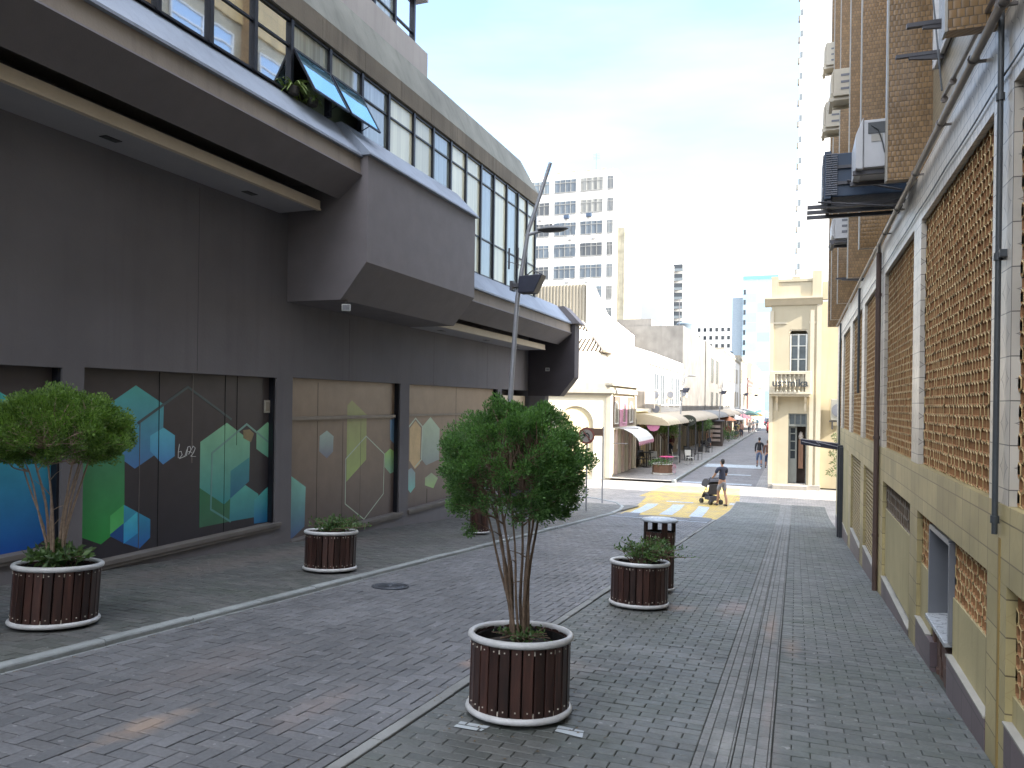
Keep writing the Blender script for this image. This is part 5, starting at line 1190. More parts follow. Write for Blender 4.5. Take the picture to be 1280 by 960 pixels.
def topiary(name, label, seed, base, stems, crown, n_tip, per, lsize, ml, mb, lean=(0, 0), fork=.35, holes=.0, tufts=(), rmax=.5):
    """crown = (cx, cy, cz, rx, ry, rz_up, rz_down) in metres above the soil"""
    rnd = random.Random(seed); e = empty(name, base, label, 'tree', 'small trees in planters')
    cx, cy, cz, rx, ry, up, dn = crown
    tips = []
    while len(tips) < n_tip:
        v = Vector((rnd.gauss(0, 1), rnd.gauss(0, 1), rnd.gauss(0, 1))).normalized()
        if v.z < -.75: continue
        rad = rnd.uniform(.7, 1.0)*(1+.05*math.sin(v.x*6+seed)*math.cos(v.y*5+v.z*5))
        p = Vector((cx+v.x*rx*rad, cy+v.y*ry*rad, cz+v.z*(up if v.z > 0 else dn)*rad))
        if v.z < -.1 and rnd.random() < holes: continue
        tips.append(p)
    b = MB(); hubs = []
    for k in range(stems):
        a = 2*math.pi*k/stems+rnd.uniform(-.3, .3); r0 = .05
        s0 = Vector((math.cos(a)*r0, math.sin(a)*r0, -.02)); rr = rnd.uniform(.25, rmax)
        end = Vector((cx+math.cos(a)*rx*rr, cy+math.sin(a)*ry*rr, cz-dn*.45+rnd.uniform(-.05, .12)))
        pts = []
        for i in range(9):
            t = i/8; q = s0.lerp(end, t); bow = -(t*(1-t))*4*.16*rr*rx
            q.x += bow*math.cos(a)+math.sin(t*9+k)*.008; q.y += bow*math.sin(a)+math.cos(t*8+k*2)*.008
            q.z = s0.z+(end.z-s0.z)*t; pts.append(q)
        R0 = rnd.uniform(.008, .0145); b.tube(pts, [R0*(1-.55*i/8) for i in range(9)], 7)
        hubs.append((pts, R0))
    for p in tips:
        # thin branch from the nearest stem
        best = None
        for pts, R0 in hubs:
            for i in range(3, 9):
                dd = (pts[i]-p).length+(.25 if pts[i].z > p.z else 0)+rnd.random()*.12
                if best is None or dd < best[0]: best = (dd, pts[i])
        q = best[1]; m1 = q.lerp(p, .35)+Vector((rnd.gauss(0, .02), rnd.gauss(0, .02), rnd.uniform(-.01, .03))); m2 = q.lerp(p, .7)+Vector((rnd.gauss(0, .02), rnd.gauss(0, .02), .01))
        b.tube([q, m1, m2, p], [.0065, .005, .0035, .002], 5, cap=False)
    for k in range(10):   # dead twigs under the crown
        pts, R0 = rnd.choice(hubs); i = rnd.randrange(3, 8); d = Vector((rnd.gauss(0, 1), rnd.gauss(0, 1), .5)).normalized()*rnd.uniform(.08, .2)
        b.tube([pts[i], pts[i]+d*.5+Vector((0, 0, .01)), pts[i]+d], [.004, .003, .0015], 4, cap=False)
    b.build('trunk', mb, e, smooth=True, off=(0, 0, 0))
    g = MB()
    cen = Vector((cx, cy, cz-dn*.3))
    for p in tips+[Vector(q) for q in tufts]:
        out = (p-cen).normalized(); nn = int(per*rnd.uniform(.6, 1.35))
        rad = rnd.uniform(.042, .068)*(rx/.46)
        for k in range(nn):
            v = Vector((rnd.gauss(0, 1), rnd.gauss(0, 1), rnd.gauss(0, 1))).normalized(); q = p+v*rad*rnd.random()**.4
            d = (v*.6+out*.8+Vector((0, 0, .35))+Vector((rnd.gauss(0, .35), rnd.gauss(0, .35), rnd.gauss(0, .35)))).normalized()
            leaf(g, q, d, lsize*rnd.uniform(.6, 1.35), rnd, 0, .5)
    g.build('crown', ml, e, off=(0, 0, 0))
    return e
zs = gz(4.47)+.48
t1_ = topiary('potted_tree', 'dome-crowned small tree with many dark stems in the nearest planter', 5, (-1.6, 4.47, zs), 11, (-.04, -.02, 1.05, .47, .47, .42, .4), 400, 190, .0175, M_l1, M_bark, holes=.25, rmax=.6,
     tufts=[(-.3, -.1, .66)])
zs = gz(4.66)+.035+.47
t2_ = topiary('potted_tree', 'flat umbrella-crowned small tree with pale stems in the leftmost planter', 9, (-5.8, 4.63, zs), 9, (.0, .0, 1.1, .58, .58, .4, .26), 380, 170, .0225, M_l2, M_bark2, holes=.3, rmax=.8)
# low shrubs and underplanting
def shrub(name, label, seed, base, twigs, spread, hgt, lsize, ml, drift=(0, 0), n=22, grp='low plants growing in the planters'):
    rnd = random.Random(seed); e = empty(name, base, label, 'plant', grp); b = MB(); g = MB()
    for k in range(twigs):
        a = rnd.uniform(0, 6.283); s = rnd.uniform(.3, 1)*spread; top = Vector((math.cos(a)*s+drift[0]*rnd.random(), math.sin(a)*s*.8+drift[1]*rnd.random(), hgt*rnd.uniform(.45, 1.)*(1-.35*s/spread)))
        p0_ = Vector((rnd.gauss(0, .04), rnd.gauss(0, .04), 0)); mid = p0_.lerp(top, .5)+Vector((0, 0, hgt*.15)); pts = [p0_, mid, top]
        b.tube(pts, [.006, .004, .002], 5, cap=False)
        for j in range(n):
            t = .3+.75*j/n; q = mid.lerp(top, (t-.5)*2) if t > .5 else p0_.lerp(mid, t*2); d = (Vector((rnd.gauss(0, 1), rnd.gauss(0, 1), rnd.gauss(.5, .7)))).normalized()
            leaf(g, q+d*.01, d, lsize*rnd.uniform(.6, 1.3), rnd, 0, .42)
    b.build('stems', M_bark, e, off=(0, 0, 0)); g.build('foliage', ml, e, smooth=False, off=(0, 0, 0)); return e
shrub('low_shrub', 'low leafy shrub spilling to the right from the planter before the mural', 3, (-5.58, 8.33, gz(8.33)+.5), 60, .36, .26, .045, M_l3, (.28, .1))
shrub('low_shrub', 'wide thin-twigged shrub in the planter beside the litter bin', 4, (-1.6, 8.36, gz(8.36)+.45), 64, .38, .36, .045, M_l3, (.28, 0))
shrub('ground_plant', 'small weeds around the stems in the nearest planter', 6, (-1.6, 4.47, gz(4.47)+.46), 40, .22, .09, .03, M_l3, n=9)
shrub('ground_plant', 'lush long-leaved plants under the flat-topped tree at the left', 8, (-5.77, 4.63, gz(4.63)+.5), 46, .3, .24, .075, M_l3, (.1, 0), n=14)

# ---------------------------------------------------------------- street lamps
M_pole = plain('galvanised_pole', (.36, .37, .4, 1), .4, .35, var=.12, scale=6); M_lampd = plain('lamp_grey', (.13, .135, .14, 1), .5); M_flood = plain('floodlight_navy', (.03, .035, .06, 1), .4)
def street_lamp():
    e = empty('street_lamp', (0, 0, 0), '', 'street lamp', 'leaning street lamps')
    g = MB(); g.tube([(-.09, 0, 0), (-.05, 0, 1.5), (.03, 0, 3.0), (.13, 0, 4.6), (.33, 0, 5.85), (.75, 0, 7.1)], [.062, .058, .05, .045, .038, .035], 12)
    g.lathe([(.1, 0), (.1, .04), (.065, .05), (.065, .5)], 16, (-.09, 0))
    for z in (1.42, 2.05): g.tube([(-.05+.03*(z-1.5)/1.5, 0, z-.02), (-.05+.03*(z-1.5)/1.5, 0, z+.02)], .07, 12)
    g.build('pole', M_pole, e, smooth=True, off=(0, 0, 0))
    g = MB(); g.tube([(.27, 0, 5.76), (.6, -.02, 5.83)], .03, 8); g.build('arm', M_pole, e, smooth=True, off=(0, 0, 0))
    g = MB(); n = len(g.v); g.lathe([(.001, -.05), (.1, -.04), (.145, -.0), (.13, .03), (.06, .065), (.001, .07)], 20); g.xf(Matrix.Translation((.82, -.02, 5.84)) @ Matrix.Diagonal((2.1, 1, 1, 1)), n)
    g.lathe([(.03, .06), (.03, .1), (.001, .1)], 10, (.78, -.02)); g.xf(Matrix.Translation((0, 0, 5.84)), len(g.v)-30); g.build('lamp_head', M_lampd, e, smooth=True, off=(0, 0, 0))
    g = MB(); g.hexa([(.18, -.14, 4.66), (.5, -.14, 4.66), (.5, .14, 4.66), (.18, .14, 4.66), (.2, -.14, 4.98), (.66, -.14, 5.0), (.66, .14, 5.0), (.2, .14, 4.98)]); fl = g.build('floodlight', M_flood, e, off=(0, 0, 0), bevel=.015)
    g = MB(); g.box(.05, .2, -.08, .08, 4.78, 4.85); g.box(.0, .06, -.1, .1, 4.72, 4.9); g.tube([(.3, 0, 5.0), (.42, 0, 5.09), (.6, 0, 5.02)], .012, 6); g.build('bracket', M_brk, fl, off=(0, 0, 0))
    g = MB(); g.tube([(-.42, -.05, 1.43), (.3, -.05, 1.43)], .006, 5); g.tube([(-.3, -.05, 2.06), (.16, -.05, 2.06)], .006, 5)
    for x in (-.07, .11): g.tube([(x, .04, 5.15), (x, .04, 5.55)], .018, 6)
    g.tube([(-.1, .04, 5.3), (.2, .04, 5.2)], .008, 5); g.build('clamps', M_brk, e, off=(0, 0, 0))
    return e
s0 = street_lamp(); s0['label'] = 'tall leaning grey street lamp rising behind the nearest tree on the left kerb'
for (x, y, lab, k) in ((-7.4, 52.5, 'leaning street lamp with square floodlight before the white house on the far street', .96), (-6.6, 72, 'leaning street lamp in front of the grey concrete building', 1.0), (-6.3, 100, 'small distant leaning street lamp past the grey building', 1.05), (-6.4, 128, 'farthest street lamp by the red brick house', 1.1)):
    c = copy_tree(s0); place(c, (x, y, -2.05), R(-5), lab, k)
place(s0, (-5.13, 13.6, gz(13.6)+.03), 0, s0['label'], 1.0)
# traffic signs
def sign_face():
    m, t, p = mat0('no_left_turn_face'); return m
e = empty('traffic_sign', (-5.9, 22.3, gz(22.3)+.02), 'round no-left-turn traffic sign on a thin pole at the corner', 'traffic sign')
g = MB(); g.tube([(0, 0, 0), (0, 0, 2.55)], .028, 8); g.build('pole', M_pole, e, off=(0, 0, 0), smooth=True)
def disc(r0, r1, d, m, nm, par, z=2.28, seg=36, cx=-.02):
    g = MB()
    if r0 > 0: vs = [(cx+r*math.cos(2*math.pi*k/seg), -.05-dd, z+r*math.sin(2*math.pi*k/seg)) for r, dd in ((r0, 0), (r0, d), (r1, d), (r1, 0)) for k in range(seg)]; g.add(vs, [(q*seg+k, q*seg+(k+1) % seg, ((q+1) % 4)*seg+(k+1) % seg, ((q+1) % 4)*seg+k) for q in range(4) for k in range(seg)])
    else: g.lathe([(r1, 0), (r1, d), (.001, d)], seg); g.xf(Matrix.Translation((cx, -.05, z)) @ Matrix.Rotation(R(90), 4, 'X'))
    return g.build(nm, m, par, off=(0, 0, 0))
dk = disc(0, .25, .008, plain('sign_white', (.4, .37, .33, 1), .5), 'sign_disc', e); M_sred = plain('sign_red', (.3, .1, .08, 1), .5); disc(.19, .25, .012, M_sred, 'red_ring', dk)
g = MB(); g.tube([(.06, -.064, 2.14), (.06, -.064, 2.3), (.0, -.064, 2.36), (-.06, -.064, 2.33)], .022, 6); g.prism([(-.14, 2.3), (-.05, 2.24), (-.05, 2.42)], 'y', -.07, -.058); g.tube([(-.13, -.072, 2.43), (.11, -.072, 2.13)], .016, 6, 1); g.build('arrow', [plain('sign_black', (.03, .03, .03, 1), .5), M_sred], dk, off=(0, 0, 0)); e.rotation_euler = (0, 0, R(14))
e = empty('street_name_sign', (-6.55, 27.0, gz(27)+.02), 'brown street name plate on a slim pole beside the round traffic sign', 'street sign')
g = MB(); g.tube([(0, 0, 0), (0, 0, 2.75)], .032, 8); g.build('pole', M_pole, e, off=(0, 0, 0), smooth=True)
g = MB(); g.box(-.62, -.0, -.045, -.03, 2.42, 2.7); g.build('name_plate', plain('brown_plate', (.16, .1, .07, 1), .5), e, off=(0, 0, 0)); e.rotation_euler = (0, 0, R(14))

# ---------------------------------------------------------------- far pavement life
M_black2 = plain('black_furniture', (.02, .02, .022, 1), .5); M_whitef = plain('white_furniture', (.55, .54, .5, 1), .5); M_pinkf = plain('pink_furniture', (.65, .1, .25, 1), .5)
def chair(m, label):
    e = empty('cafe_chair', (0, 0, 0), label, 'chair', 'cafe chairs on the far pavement')
    g = MB(); g.box(-.2, .2, -.2, .2, .43, .46); g.build('seat', m, e, off=(0, 0, 0), bevel=.008)
    g = MB(); g.hexa([(-.2, .18, .55), (.2, .18, .55), (.2, .2, .55), (-.2, .2, .55), (-.2, .24, .88), (.2, .24, .88), (.2, .26, .88), (-.2, .26, .88)]); g.build('backrest', m, e, off=(0, 0, 0))
    for x, y in ((-.17, -.17), (.17, -.17), (-.17, .17), (.17, .17)):
        g = MB(); g.tube([(x, y, 0), (x, y, .44)]+([(x, y+.04, .7)] if y > 0 else []), .016, 6); g.build('leg', m, e, off=(0, 0, 0))
    return e
def table(m, label, r=.33, h=.74):
    e = empty('cafe_table', (0, 0, 0), label, 'table', 'cafe tables on the far pavement')
    g = MB(); g.lathe([(r, h-.03), (r, h), (.001, h)], 20); g.build('tabletop', m, e, off=(0, 0, 0))
    g = MB(); g.tube([(0, 0, .03), (0, 0, h-.03)], .03, 8); g.lathe([(.2, 0), (.2, .02), (.03, .05)], 16); g.build('pedestal', m, e, off=(0, 0, 0)); return e
kc = chair(M_black2, 'black cafe chair nearest the pink shopfront'); kt = table(M_black2, 'black cafe table beside the pink shopfront')
wc0 = chair(M_whitef, 'white cafe chair by the flower planter'); pt = table(M_pinkf, 'pink round cafe table behind the flower planter', .4)
Z = -2.02
for args in [(-8.1, 44.2, 2.0, 'black cafe chair to the right of the black table by the pink shopfront'), (-7.9, 45.6, 1., 'black cafe chair farther back near the brown door'), (-6.5, 50.2, .5, 'black cafe chair in the cluster left of the kerb'), (-6.7, 51.6, 2.4, 'black cafe chair at the back of the kerbside cluster'), (-6.0, 51.2, 4., 'black cafe chair closest to the kerb in the cluster'), (-6.2, 59.6, 1., 'black cafe chair by the distant second cluster'), (-6.7, 60.8, 3., 'black cafe chair behind the distant second cluster')]:
    place(copy_tree(kc), (args[0], args[1], Z), args[2], args[3])
place(copy_tree(kt), (-6.4, 50.9, Z), 0, 'black cafe table within the kerbside cluster'); place(copy_tree(kt), (-6.4, 60.3, Z), 0, 'black cafe table of the distant second cluster')
place(kc, (-8.35, 43.4, Z), .3, kc['label'], 1.1); place(kt, (-8.0, 43.6, Z), 0, kt['label'], 1.2)
place(copy_tree(wc0), (-6.9, 47.3, Z), 1.8, 'white cafe chair between the lamp post and black chairs'); place(copy_tree(wc0), (-7.7, 44.9, Z), 2.8, 'white cafe chair behind the black table'); place(wc0, (-6.0, 46.8, Z), .6, wc0['label']); place(pt, (-6.7, 42.6, Z), 0, pt['label'])
# flower planter
e = empty('flower_planter', (-6.5, 39.9, Z), 'polygonal brown slatted planter full of flowers at the edge of the sunlit crossing', 'planter')
g = MB(); g.lathe([(.52, .08), (.52, .52), (.48, .52), (.48, .45), (.001, .45)], 8); g.build('box', plain('brown_slat_wood', (.17, .09, .055, 1), .6, var=.3, scale=10), e, off=(0, 0, 0))
g = MB(); g.lathe([(.56, 0), (.56, .08), (.001, .08)], 8); g.torus(.53, .02, .53, 8, 6); g.build('plinth', M_whitef, e, off=(0, 0, 0))
g = MB(); rnd = random.Random(2); leafmass(g, (-.1, 0, .58), .62, 500, .1, rnd, (1, 1, .28)); g.build('foliage', M_l3, e, off=(0, 0, 0))
g = MB(); rnd = random.Random(22); leafmass(g, (.5, .1, .3), .2, 160, .07, rnd, (1, 1, 1.2)); g.build('flowers', plain('pink_petals', (.6, .2, .3, 1), .6), e, off=(0, 0, 0))
# trees on the far pavement
def ftree(label, loc, h, r, seed, ml, squash=(1, 1, .7), n=1500, sz=.14):
    rnd = random.Random(seed); e = empty('street_tree', loc, label, 'tree', 'young trees on the far pavement')
    b = MB(); b.tube([(0, 0, 0), (.05, 0, h*.5), (.0, 0, h)], [.06, .05, .03], 8)
    g = MB()
    for k in range(7):
        a = k*.9; p = Vector((math.cos(a)*r*.6, math.sin(a)*r*.6, h+rnd.uniform(-.2, .25)*r)); b.tube([(0, 0, h*.7), tuple(p)], [.03, .012], 6, cap=False); leafmass(g, p, r*.5, n//7, sz, rnd, squash, .15)
    b.build('trunk', M_bark, e, off=(0, 0, 0)); g.build('crown', ml, e, off=(0, 0, 0))
ftree('bright green young tree before the yellow shop, beside the lamp', (-7.75, 48.2, Z), 2.0, .95, 1, M_l2)
ftree('thin pale tree to the left of the bright green one', (-8.0, 45.8, Z), 2.15, .6, 2, M_l2, n=500)
ftree('dark green young tree farther along the left pavement', (-7.2, 62.0, Z), 2.1, 1.1, 3, M_l3)
ftree('bushy dark tree beyond the newsstand on the left', (-6.6, 76, Z), .9, 1.5, 4, M_l3)
# hanging round signs
e = empty('hanging_sign', (-7.6, 43.4, .45), 'round plain pink sign hanging from an arm above the pink shopfront', 'sign', 'signs hung over the far pavement')
g = MB(); g.lathe([(.38, 0), (.38, .05), (.001, .05)], 28); g.lathe([(.38, 0), (.001, 0)], 28, cap=False); g.xf(Matrix.Rotation(R(90), 4, 'X')); g.build('sign_board', plain('pink_sign', (.58, .22, .36, 1), .5), e, off=(0, 0, 0))
g = MB(); g.tube([(-1.0, 0, .4), (.5, 0, .38)], .02, 6); g.tube([(-1.0, 0, -.3), (-.2, 0, .38)], .015, 6); g.build('arm', M_brk, e, off=(0, 0, 0))
e = empty('hanging_sign', (-6.8, 51.9, .55), 'black oval sign with pale script in front of the cream awnings', 'sign', 'signs hung over the far pavement')
g = MB(); n = 0; g.lathe([(.45, 0), (.45, .05), (.001, .05)], 28); g.lathe([(.45, 0), (.001, 0)], 28, cap=False); g.xf(Matrix.Rotation(R(90), 4, 'X') @ Matrix.Diagonal((1.25, .85, 1, 1))); sb1 = g.build('sign_board', plain('black_sign', (.03, .035, .025, 1), .5), e, off=(0, 0, 0))
g = MB(); g.tube([(-.38+.05*k, -.06, .07*math.sin(k*1.9)) for k in range(16)], .022, 5); g.build('script', plain('script_pale', (.5, .5, .42, 1), .5), sb1, off=(0, 0, 0))
e = empty('hanging_sign', (-7.3, 51.4, .1), 'small grey square sign box on the lamp post before the white house', 'sign', 'signs hung over the far pavement')
g = MB(); g.box(-.42, .22, -.05, .05, .1, .55); g.box(-.4, .2, -.06, -.05, .12, .2); g.build('sign_board', plain('grey_sign', (.27, .25, .22, 1), .6), e, off=(0, 0, 0))
# newsstand, parasols, parked car far away
e = empty('newsstand', (-6.6, 70, Z), 'dark kiosk with shelves of papers on the far left pavement', 'kiosk')
g = MB(); g.box(-.7, .5, -.6, .6, 0, 2.2); g.build('cabin', plain('kiosk_brown', (.08, .06, .05, 1), .6), e, off=(0, 0, 0))
g = MB()
for z in (.4, .8, 1.2, 1.6): g.box(-.6, .4, -.75, -.6, z, z+.03, 0); g.box(-.55, .35, -.73, -.62, z+.03, z+.25, 1)
g.box(-.85, .65, -.9, .7, 2.2, 2.3, 0); g.build('shelves', [M_brk, plain('paper_stack', (.35, .28, .24, 1), .7)], e, off=(0, 0, 0))
def parasol(label, loc, col, s=1.):
    e = empty('parasol', loc, label, 'parasol', 'parasols far down the street')
    g = MB(); g.tube([(0, 0, 0), (0, 0, 2.5)], .03, 6); g.build('pole', M_brk, e, off=(0, 0, 0))
    g = MB(); g.lathe([(1.1, 2.0), (.7, 2.3), (.001, 2.6)], 8, cap=False); g.build('canopy', plain('parasol_'+label.split()[0], col, .7), e, off=(0, 0, 0)); e.scale = (s, s, s)
parasol('terracotta parasol nearest along the far left kerb', (-7.0, 84, Z), (.5, .2, .1, 1)); parasol('white parasol among the far stalls', (-6.6, 92, Z), (.6, .58, .55, 1))
parasol('rose parasol among the far stalls', (-6.3, 101, Z), (.55, .25, .3, 1)); parasol('dark green parasol standing above the far crowd', (-6.0, 112, Z), (.02, .06, .06, 1), 1.15)
parasol('ochre parasol beyond the dark green one', (-5.9, 128, Z), (.45, .3, .06, 1)); parasol('blue parasol at the far end of the stalls', (-5.8, 142, Z), (.1, .3, .5, 1), 1.2)
def car(label, loc, col):
    e = empty('parked_car', loc, label, 'car', 'cars at the far end of the street')
    g = MB(); g.prism([(-2.0, .35), (-2.05, .8), (-1.6, .95), (-1.1, 1.42), (.9, 1.46), (1.7, .98), (2.05, .85), (2.05, .35)], 'x', -.82, .82); g.build('body', plain('car_paint_'+label.split()[0], col, .3), e, off=(0, 0, 0), bevel=.05)
    g = MB(); g.prism([(-2.0, .0), (-1.75, .0)], 'x', 0, 0) if False else None
    g.hexa([(-.68, -1.58, .98), (.68, -1.58, .98), (.68, -1.5, .98), (-.68, -1.5, .98), (-.6, -1.2, 1.36), (.6, -1.2, 1.36), (.6, -1.1, 1.36), (-.6, -1.1, 1.36)]); g.build('rear_window', M_gdk, e, off=(0, 0, 0))
    for x in (-.7, .7):
        g = MB(); g.box(x-.1, x+.1, -2.08, -2.03, .62, .8); g.build('tail_light', plain('tail_red', (.5, .02, .02, 1), .3), e, off=(0, 0, 0))
        for y in (-1.3, 1.3):
            g = MB(); g.lathe([(.31, -.1), (.31, .1), (.2, .11), (.001, .11)], 16); g.xf(Matrix.Translation((x*1.05, y, .31)) @ Matrix.Rotation(R(90), 4, 'Y')); g.build('wheel', M_black2, e, off=(0, 0, 0))
car('red car waiting at the far end of the street', (-2.9, 112, -2.1), (.4, .03, .03, 1)); car('dark blue car parked along the far left kerb', (-4.7, 150, -2.1), (.03, .05, .1, 1)); car('grey car parked behind the dark blue one', (-4.7, 175, -2.1), (.2, .2, .22, 1)); 

# ---------------------------------------------------------------- people
M_skin = plain('skin_tan', (.36, .2, .13, 1), .55, var=.08); M_hair = plain('hair_black', (.012, .01, .01, 1), .6)
def person(label, loc, heading, top, bottom, shoe, stride=.2, arms=((.06, .0), (-.06, .0)), shorts=False, s=1., long_sleeve=False, hair=M_hair, grip=None, group='people walking in the street', bag=None):
    """faces +y before turning; stride = half step length; arms = (forward swing, outward)"""
    e = empty('person', (0, 0, 0), label, 'person', group)
    n = []; ed = []
    def add(p, r, par=None):
        n.append((*p, *(r if isinstance(r, tuple) else (r,)))); i = len(n)-1
        if par is not None: ed.append((par, i))
        return i
    pel = add((0, 0, .95), (.13, .1)); sp = add((0, 0, 1.1), (.125, .09), pel); chest = add((0, .0, 1.3), (.145, .1), sp); sh = add((0, 0, 1.42), (.1, .075), chest)
    nk = add((0, .01, 1.5), .048, sh); jaw = add((0, .025, 1.56), .062, nk); hd = add((0, .02, 1.65), (.078, .09), jaw); tp = add((0, .01, 1.73), .05, hd)
    nose = add((0, .125, 1.61), .012, hd)
    legs = {}; arm_pts = {}
    for sgn, st in ((-1, stride), (1, -stride)):
        hip = add((sgn*.09, 0, .88), .085, pel); kz = .5; kn = add((sgn*.095, st*.45+.03, kz), .055, hip)
        cf = add((sgn*.095, st*.75-.02, .3), .052, kn); an = add((sgn*.095, st, .1), .035, cf); to_ = add((sgn*.105, st+.15, .045), (.032, .03), an)
        legs[sgn] = ((sgn*.09, 0, .88), (sgn*.095, st*.45+.03, kz), (sgn*.095, st, .1), (sgn*.105, st+.15, .045))
    for k, sgn in enumerate((-1, 1)):
        fw, out = arms[k]; s1 = (sgn*.18, 0, 1.4); el = (sgn*(.22+out), fw*.5-.02, 1.13); wr_ = (sgn*(.21+out), fw, .9+abs(fw)*.25)
        if grip and k in grip: el, wr_ = grip[k]
        a0 = add(s1, .055, sh); a1 = add(el, .042, a0); a2 = add(wr_, .028, a1); d = (Vector(wr_)-Vector(el)).normalized(); pm = Vector(wr_)+d*.06; a3 = add(tuple(pm), (.03, .022), a2)
        for f in range(4):
            o = Vector((0, (f-1.5)*.02, 0)); L = (.06, .07, .065, .05)[f]; q1 = add(tuple(pm+d*.02+o), .009, a3); q2 = add(tuple(pm+d*(.02+L*.6)+o+Vector((-sgn*.012, 0, 0))), .008, q1); add(tuple(pm+d*(.02+L*.9)+o+Vector((-sgn*.03, 0, 0))), .007, q2)
        add(tuple(pm+Vector((-sgn*.02, .045, -.01))), .009, a3)
        arm_pts[sgn] = (s1, el, wr_)
    skinned('body', n, ed, M_skin, e, 2)
    # shirt
    n2 = [(0, 0, .93, .15, .115), (0, 0, 1.1, .148, .112), (0, 0, 1.3, .168, .12), (0, 0, 1.42, .12, .09), (0, 0, 1.47, .06, .06)]; e2 = [(0, 1), (1, 2), (2, 3), (3, 4)]
    for sgn in (-1, 1):
        s1, el, wr_ = arm_pts[sgn]; b = len(n2); n2.append((s1[0], s1[1], s1[2], .072)); e2.append((3, b))
        if long_sleeve: n2.append((*el, .055)); n2.append((*wr_, .042)); e2 += [(b, b+1), (b+1, b+2)]
        else: q = Vector(s1).lerp(Vector(el), .7); n2.append((*q, .065)); e2.append((b, b+1))
    skinned('shirt', n2, e2, top, e, 2)
    n3 = [(0, 0, .96, .135, .105), (0, 0, .9, .13, .1)]; e3 = [(0, 1)]
    for sgn in (-1, 1):
        hp, kn, an, to_ = legs[sgn]; b = len(n3); n3.append((hp[0], hp[1], hp[2]-.06, .1)); e3.append((1, b))
        if shorts: q = Vector(hp).lerp(Vector(kn), .85); n3.append((*q, .085)); e3.append((b, b+1))
        else: n3.append((*kn, .072)); n3.append((an[0], an[1], an[2]+.02, .055)); e3 += [(b, b+1), (b+1, b+2)]
    skinned('shorts' if shorts else 'trousers', n3, e3, bottom, e, 2)
    for sgn in (-1, 1):
        hp, kn, an, to_ = legs[sgn]; skinned('shoe', [(an[0], an[1]-.05, .045, .042), (an[0], an[1]+.02, .05, .045), (to_[0], to_[1]-.01, .035, .042, .032), (to_[0], to_[1]+.06, .03, .03, .025)], [(0, 1), (1, 2), (2, 3)], shoe, e, 1)
    skinned('hair', [(0, -.01, 1.77, .06, .06), (0, -.025, 1.7, .088, .09), (0, -.05, 1.62, .07, .06), (0, -.045, 1.56, .045, .04)], [(0, 1), (1, 2), (2, 3)], hair, e, 2)
    g = MB()
    for x in (-.032, .032):
        q = len(g.v); g.lathe([(.001, -.012), (.012, 0), (.001, .012)], 8); g.xf(Matrix.Translation((x, .098, 1.655)), q)
    g.box(-.025, .025, .1, .108, 1.565, 1.573, 1); g.build('eyes', [M_black2, plain('lip', (.3, .1, .08, 1), .5)], e, off=(0, 0, 0))
    if bag:
        g = MB(); g.box(-.03, .03, -.12, .12, -.3, 0); g.tube([(0, -.08, 0), (0, -.04, .14), (0, .04, .14), (0, .08, 0)], .008, 5)
        o = g.build('carried_bag', bag[1], off=(0, 0, 0)); o.location = Vector(loc)+Vector(bag[0]); tag(o, bag[2], 'bag')
    e.location = loc; e.rotation_euler = (0, 0, heading); e.scale = (s, s, s); return e
cl = lambda nm, c: plain(nm, c, .8, var=.15, scale=6)
person('man in navy t-shirt and grey shorts pushing a stroller over the crossing, seen from behind', (-2.5, 28.75, gz(28.75)+.0), R(38), cl('navy_tshirt', (.025, .03, .055, 1)), cl('grey_shorts', (.22, .22, .24, 1)), M_black2, stride=.16, shorts=True, s=.98,
       grip={0: ((-.25, .12, 1.14), (-.17, .38, 1.03)), 1: ((.25, .12, 1.14), (.17, .38, 1.03))})
person('man in black jacket walking away beside the cream corner shop', (-2.05, 48.3, -2.1), R(10), cl('black_jacket', (.02, .02, .025, 1)), cl('blue_jeans', (.09, .13, .22, 1)), M_black2, .18, long_sleeve=True, s=1.02)
person('person in brown top walking closest to the cream corner shop', (-1.55, 47.6, -2.1), R(5), cl('brown_top', (.12, .06, .045, 1)), cl('dark_jeans', (.04, .06, .12, 1)), M_black2, .14, long_sleeve=True, s=.95, hair=plain('hair_brown', (.09, .05, .03, 1), .6))
person('person in dark red jacket standing at a shop door with a white bag', (-8.2, 54.0, Z), R(160), cl('dark_red_jacket', (.1, .02, .03, 1)), cl('navy_trousers', (.03, .04, .07, 1)), M_black2, .05, long_sleeve=True, s=1., bag=((.45, -.2, .85), M_whitef, 'white carrier bag held by the person in dark red'))
crowd = [(-6.9, 66.5, (.25, .2, .16, 1), 'person in beige top beside the newsstand'), (-7.6, 73, (.04, .04, .05, 1), 'person in black coat behind the newsstand'), (-6.2, 89, (.35, .3, .1, 1), 'person in mustard top past the white parasol'), (-6.9, 99, (.3, .3, .33, 1), 'person in grey near the rose parasol'), (-7.0, 78, (.03, .03, .04, 1), 'person in black standing under the terracotta parasol'), (-6.5, 81, (.3, .05, .08, 1), 'person in crimson top among the far stalls'), (-6.1, 86, (.03, .035, .05, 1), 'dark clad person in front of the far white parasol'), (-5.9, 92, (.5, .3, .25, 1), 'person in salmon top on the far kerb'), (-6.3, 96, (.05, .05, .06, 1), 'person in charcoal behind the salmon top'), (-5.7, 104, (.45, .45, .42, 1), 'person in white shirt near the dark green parasol'), (-5.6, 112, (.06, .07, .1, 1), 'person in slate clothes below the dark green parasol'), (-5.5, 121, (.1, .25, .35, 1), 'person in teal shirt at the far end of the stalls'), (-3.9, 118, (.04, .04, .05, 1), 'dark figure in the roadway near the red car')]
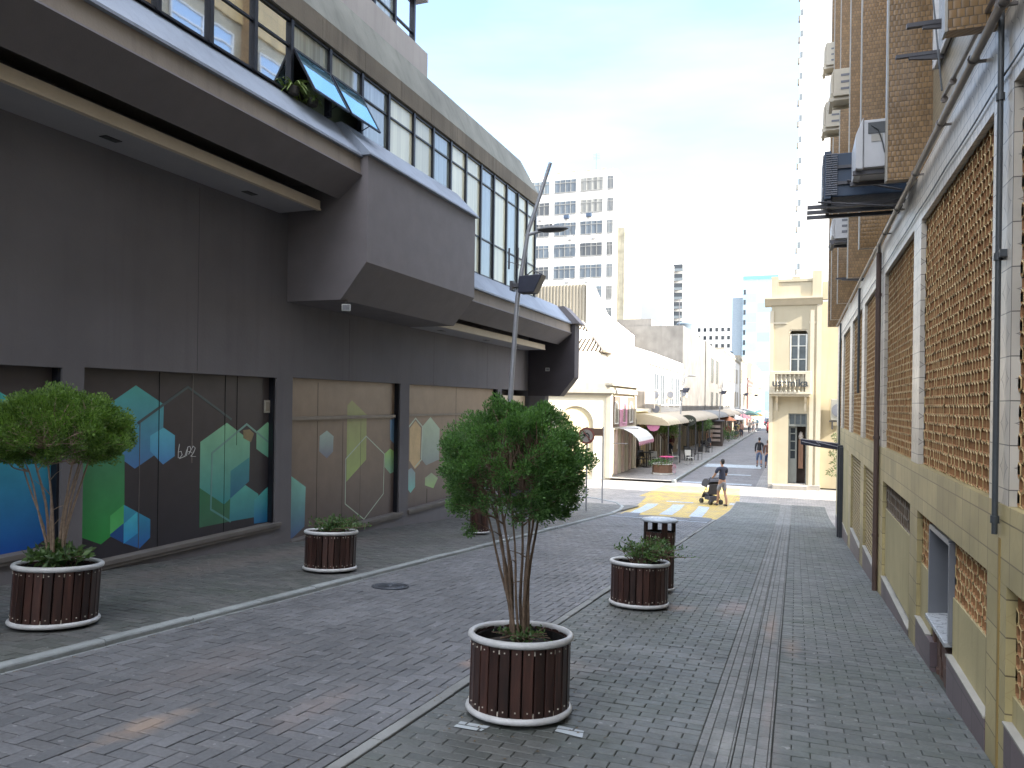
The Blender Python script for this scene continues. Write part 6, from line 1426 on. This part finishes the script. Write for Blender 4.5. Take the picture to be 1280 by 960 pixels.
for i, (x, y, c, lab) in enumerate(crowd):
    person(lab, (x, y, Z if x < -5.4 else -2.1), R(180 if i % 2 else 20), cl('top_%d' % i, c), cl('legwear_%d' % i, (.04, .05, .08, 1)), M_black2, .12, long_sleeve=bool(i % 3), group='people far down the street')

# stroller
e = empty('stroller', (-2.95, 29.35, gz(29.3)), 'black folding baby stroller pushed by the man on the crossing', 'stroller')
M_sf = plain('stroller_fabric', (.045, .045, .055, 1), .7, var=.2); M_fr = plain('stroller_frame', (.05, .05, .055, 1), .35, .5)
g = MB()
for x in (-.22, .22):
    g.tube([(x, -.36, 1.0), (x, -.3, 1.02), (x, -.1, .72), (x, .28, .2)], .014, 8); g.tube([(x, .0, .6), (x, -.32, .14)], .013, 8); g.tube([(x, -.05, .45), (x, .25, .42)], .012, 8)
g.tube([(-.22, -.36, 1.0), (.22, -.36, 1.0)], .016, 8); g.tube([(-.22, -.32, .16), (.22, -.32, .16)], .012, 8); g.tube([(-.22, .28, .22), (.22, .28, .22)], .012, 8); g.build('frame', M_fr, e, off=(0, 0, 0), smooth=True)
g = MB(); q = []
for i in range(9):
    t = -.5+i/8*2.3
    for j in range(5): xx = -.23+.115*j; rr = .33+.02*(1-abs(j-2)/2); q.append((xx, -.02+rr*math.sin(t-.35), .62+rr*math.cos(t-.35)))
g.add(q, [(i*5+j, i*5+j+1, (i+1)*5+j+1, (i+1)*5+j) for i in range(8) for j in range(4)])
for x in (-.231, .231): g.add([(x, -.02, .62)]+[(x, -.02+.33*math.sin(-.85+i/8*2.3), .62+.33*math.cos(-.85+i/8*2.3)) for i in range(9)], [(0, i, i+1) for i in range(1, 9)])
g.build('hood', M_sf, e, off=(0, 0, 0))
g = MB(); g.hexa([(-.2, -.22, .72), (.2, -.22, .72), (.2, -.12, .35), (-.2, -.12, .35), (-.2, -.2, .76), (.2, -.2, .76), (.2, -.07, .38), (-.2, -.07, .38)]); g.box(-.2, .2, -.1, .24, .34, .4); g.hexa([(-.2, .22, .3), (.2, .22, .3), (.2, .3, .2), (-.2, .3, .2), (-.2, .25, .38), (.2, .25, .38), (.2, .34, .22), (-.2, .34, .22)]); g.box(-.18, .18, -.25, .15, .16, .3); g.build('seat', M_sf, e, off=(0, 0, 0), bevel=.01)
for x, y in ((-.22, -.32), (.22, -.32), (-.22, .3), (.22, .3)):
    for dx in (-.03, .03):
        g = MB(); g.lathe([(.001, -.012), (.05, -.014), (.085, -.018), (.092, 0), (.085, .018), (.05, .014), (.001, .012)], 20); g.xf(Matrix.Translation((x+dx, y, .092)) @ Matrix.Rotation(R(90), 4, 'Y')); g.build('wheel', M_black2, e, off=(0, 0, 0), smooth=True)
e.rotation_euler = (0, 0, R(38))
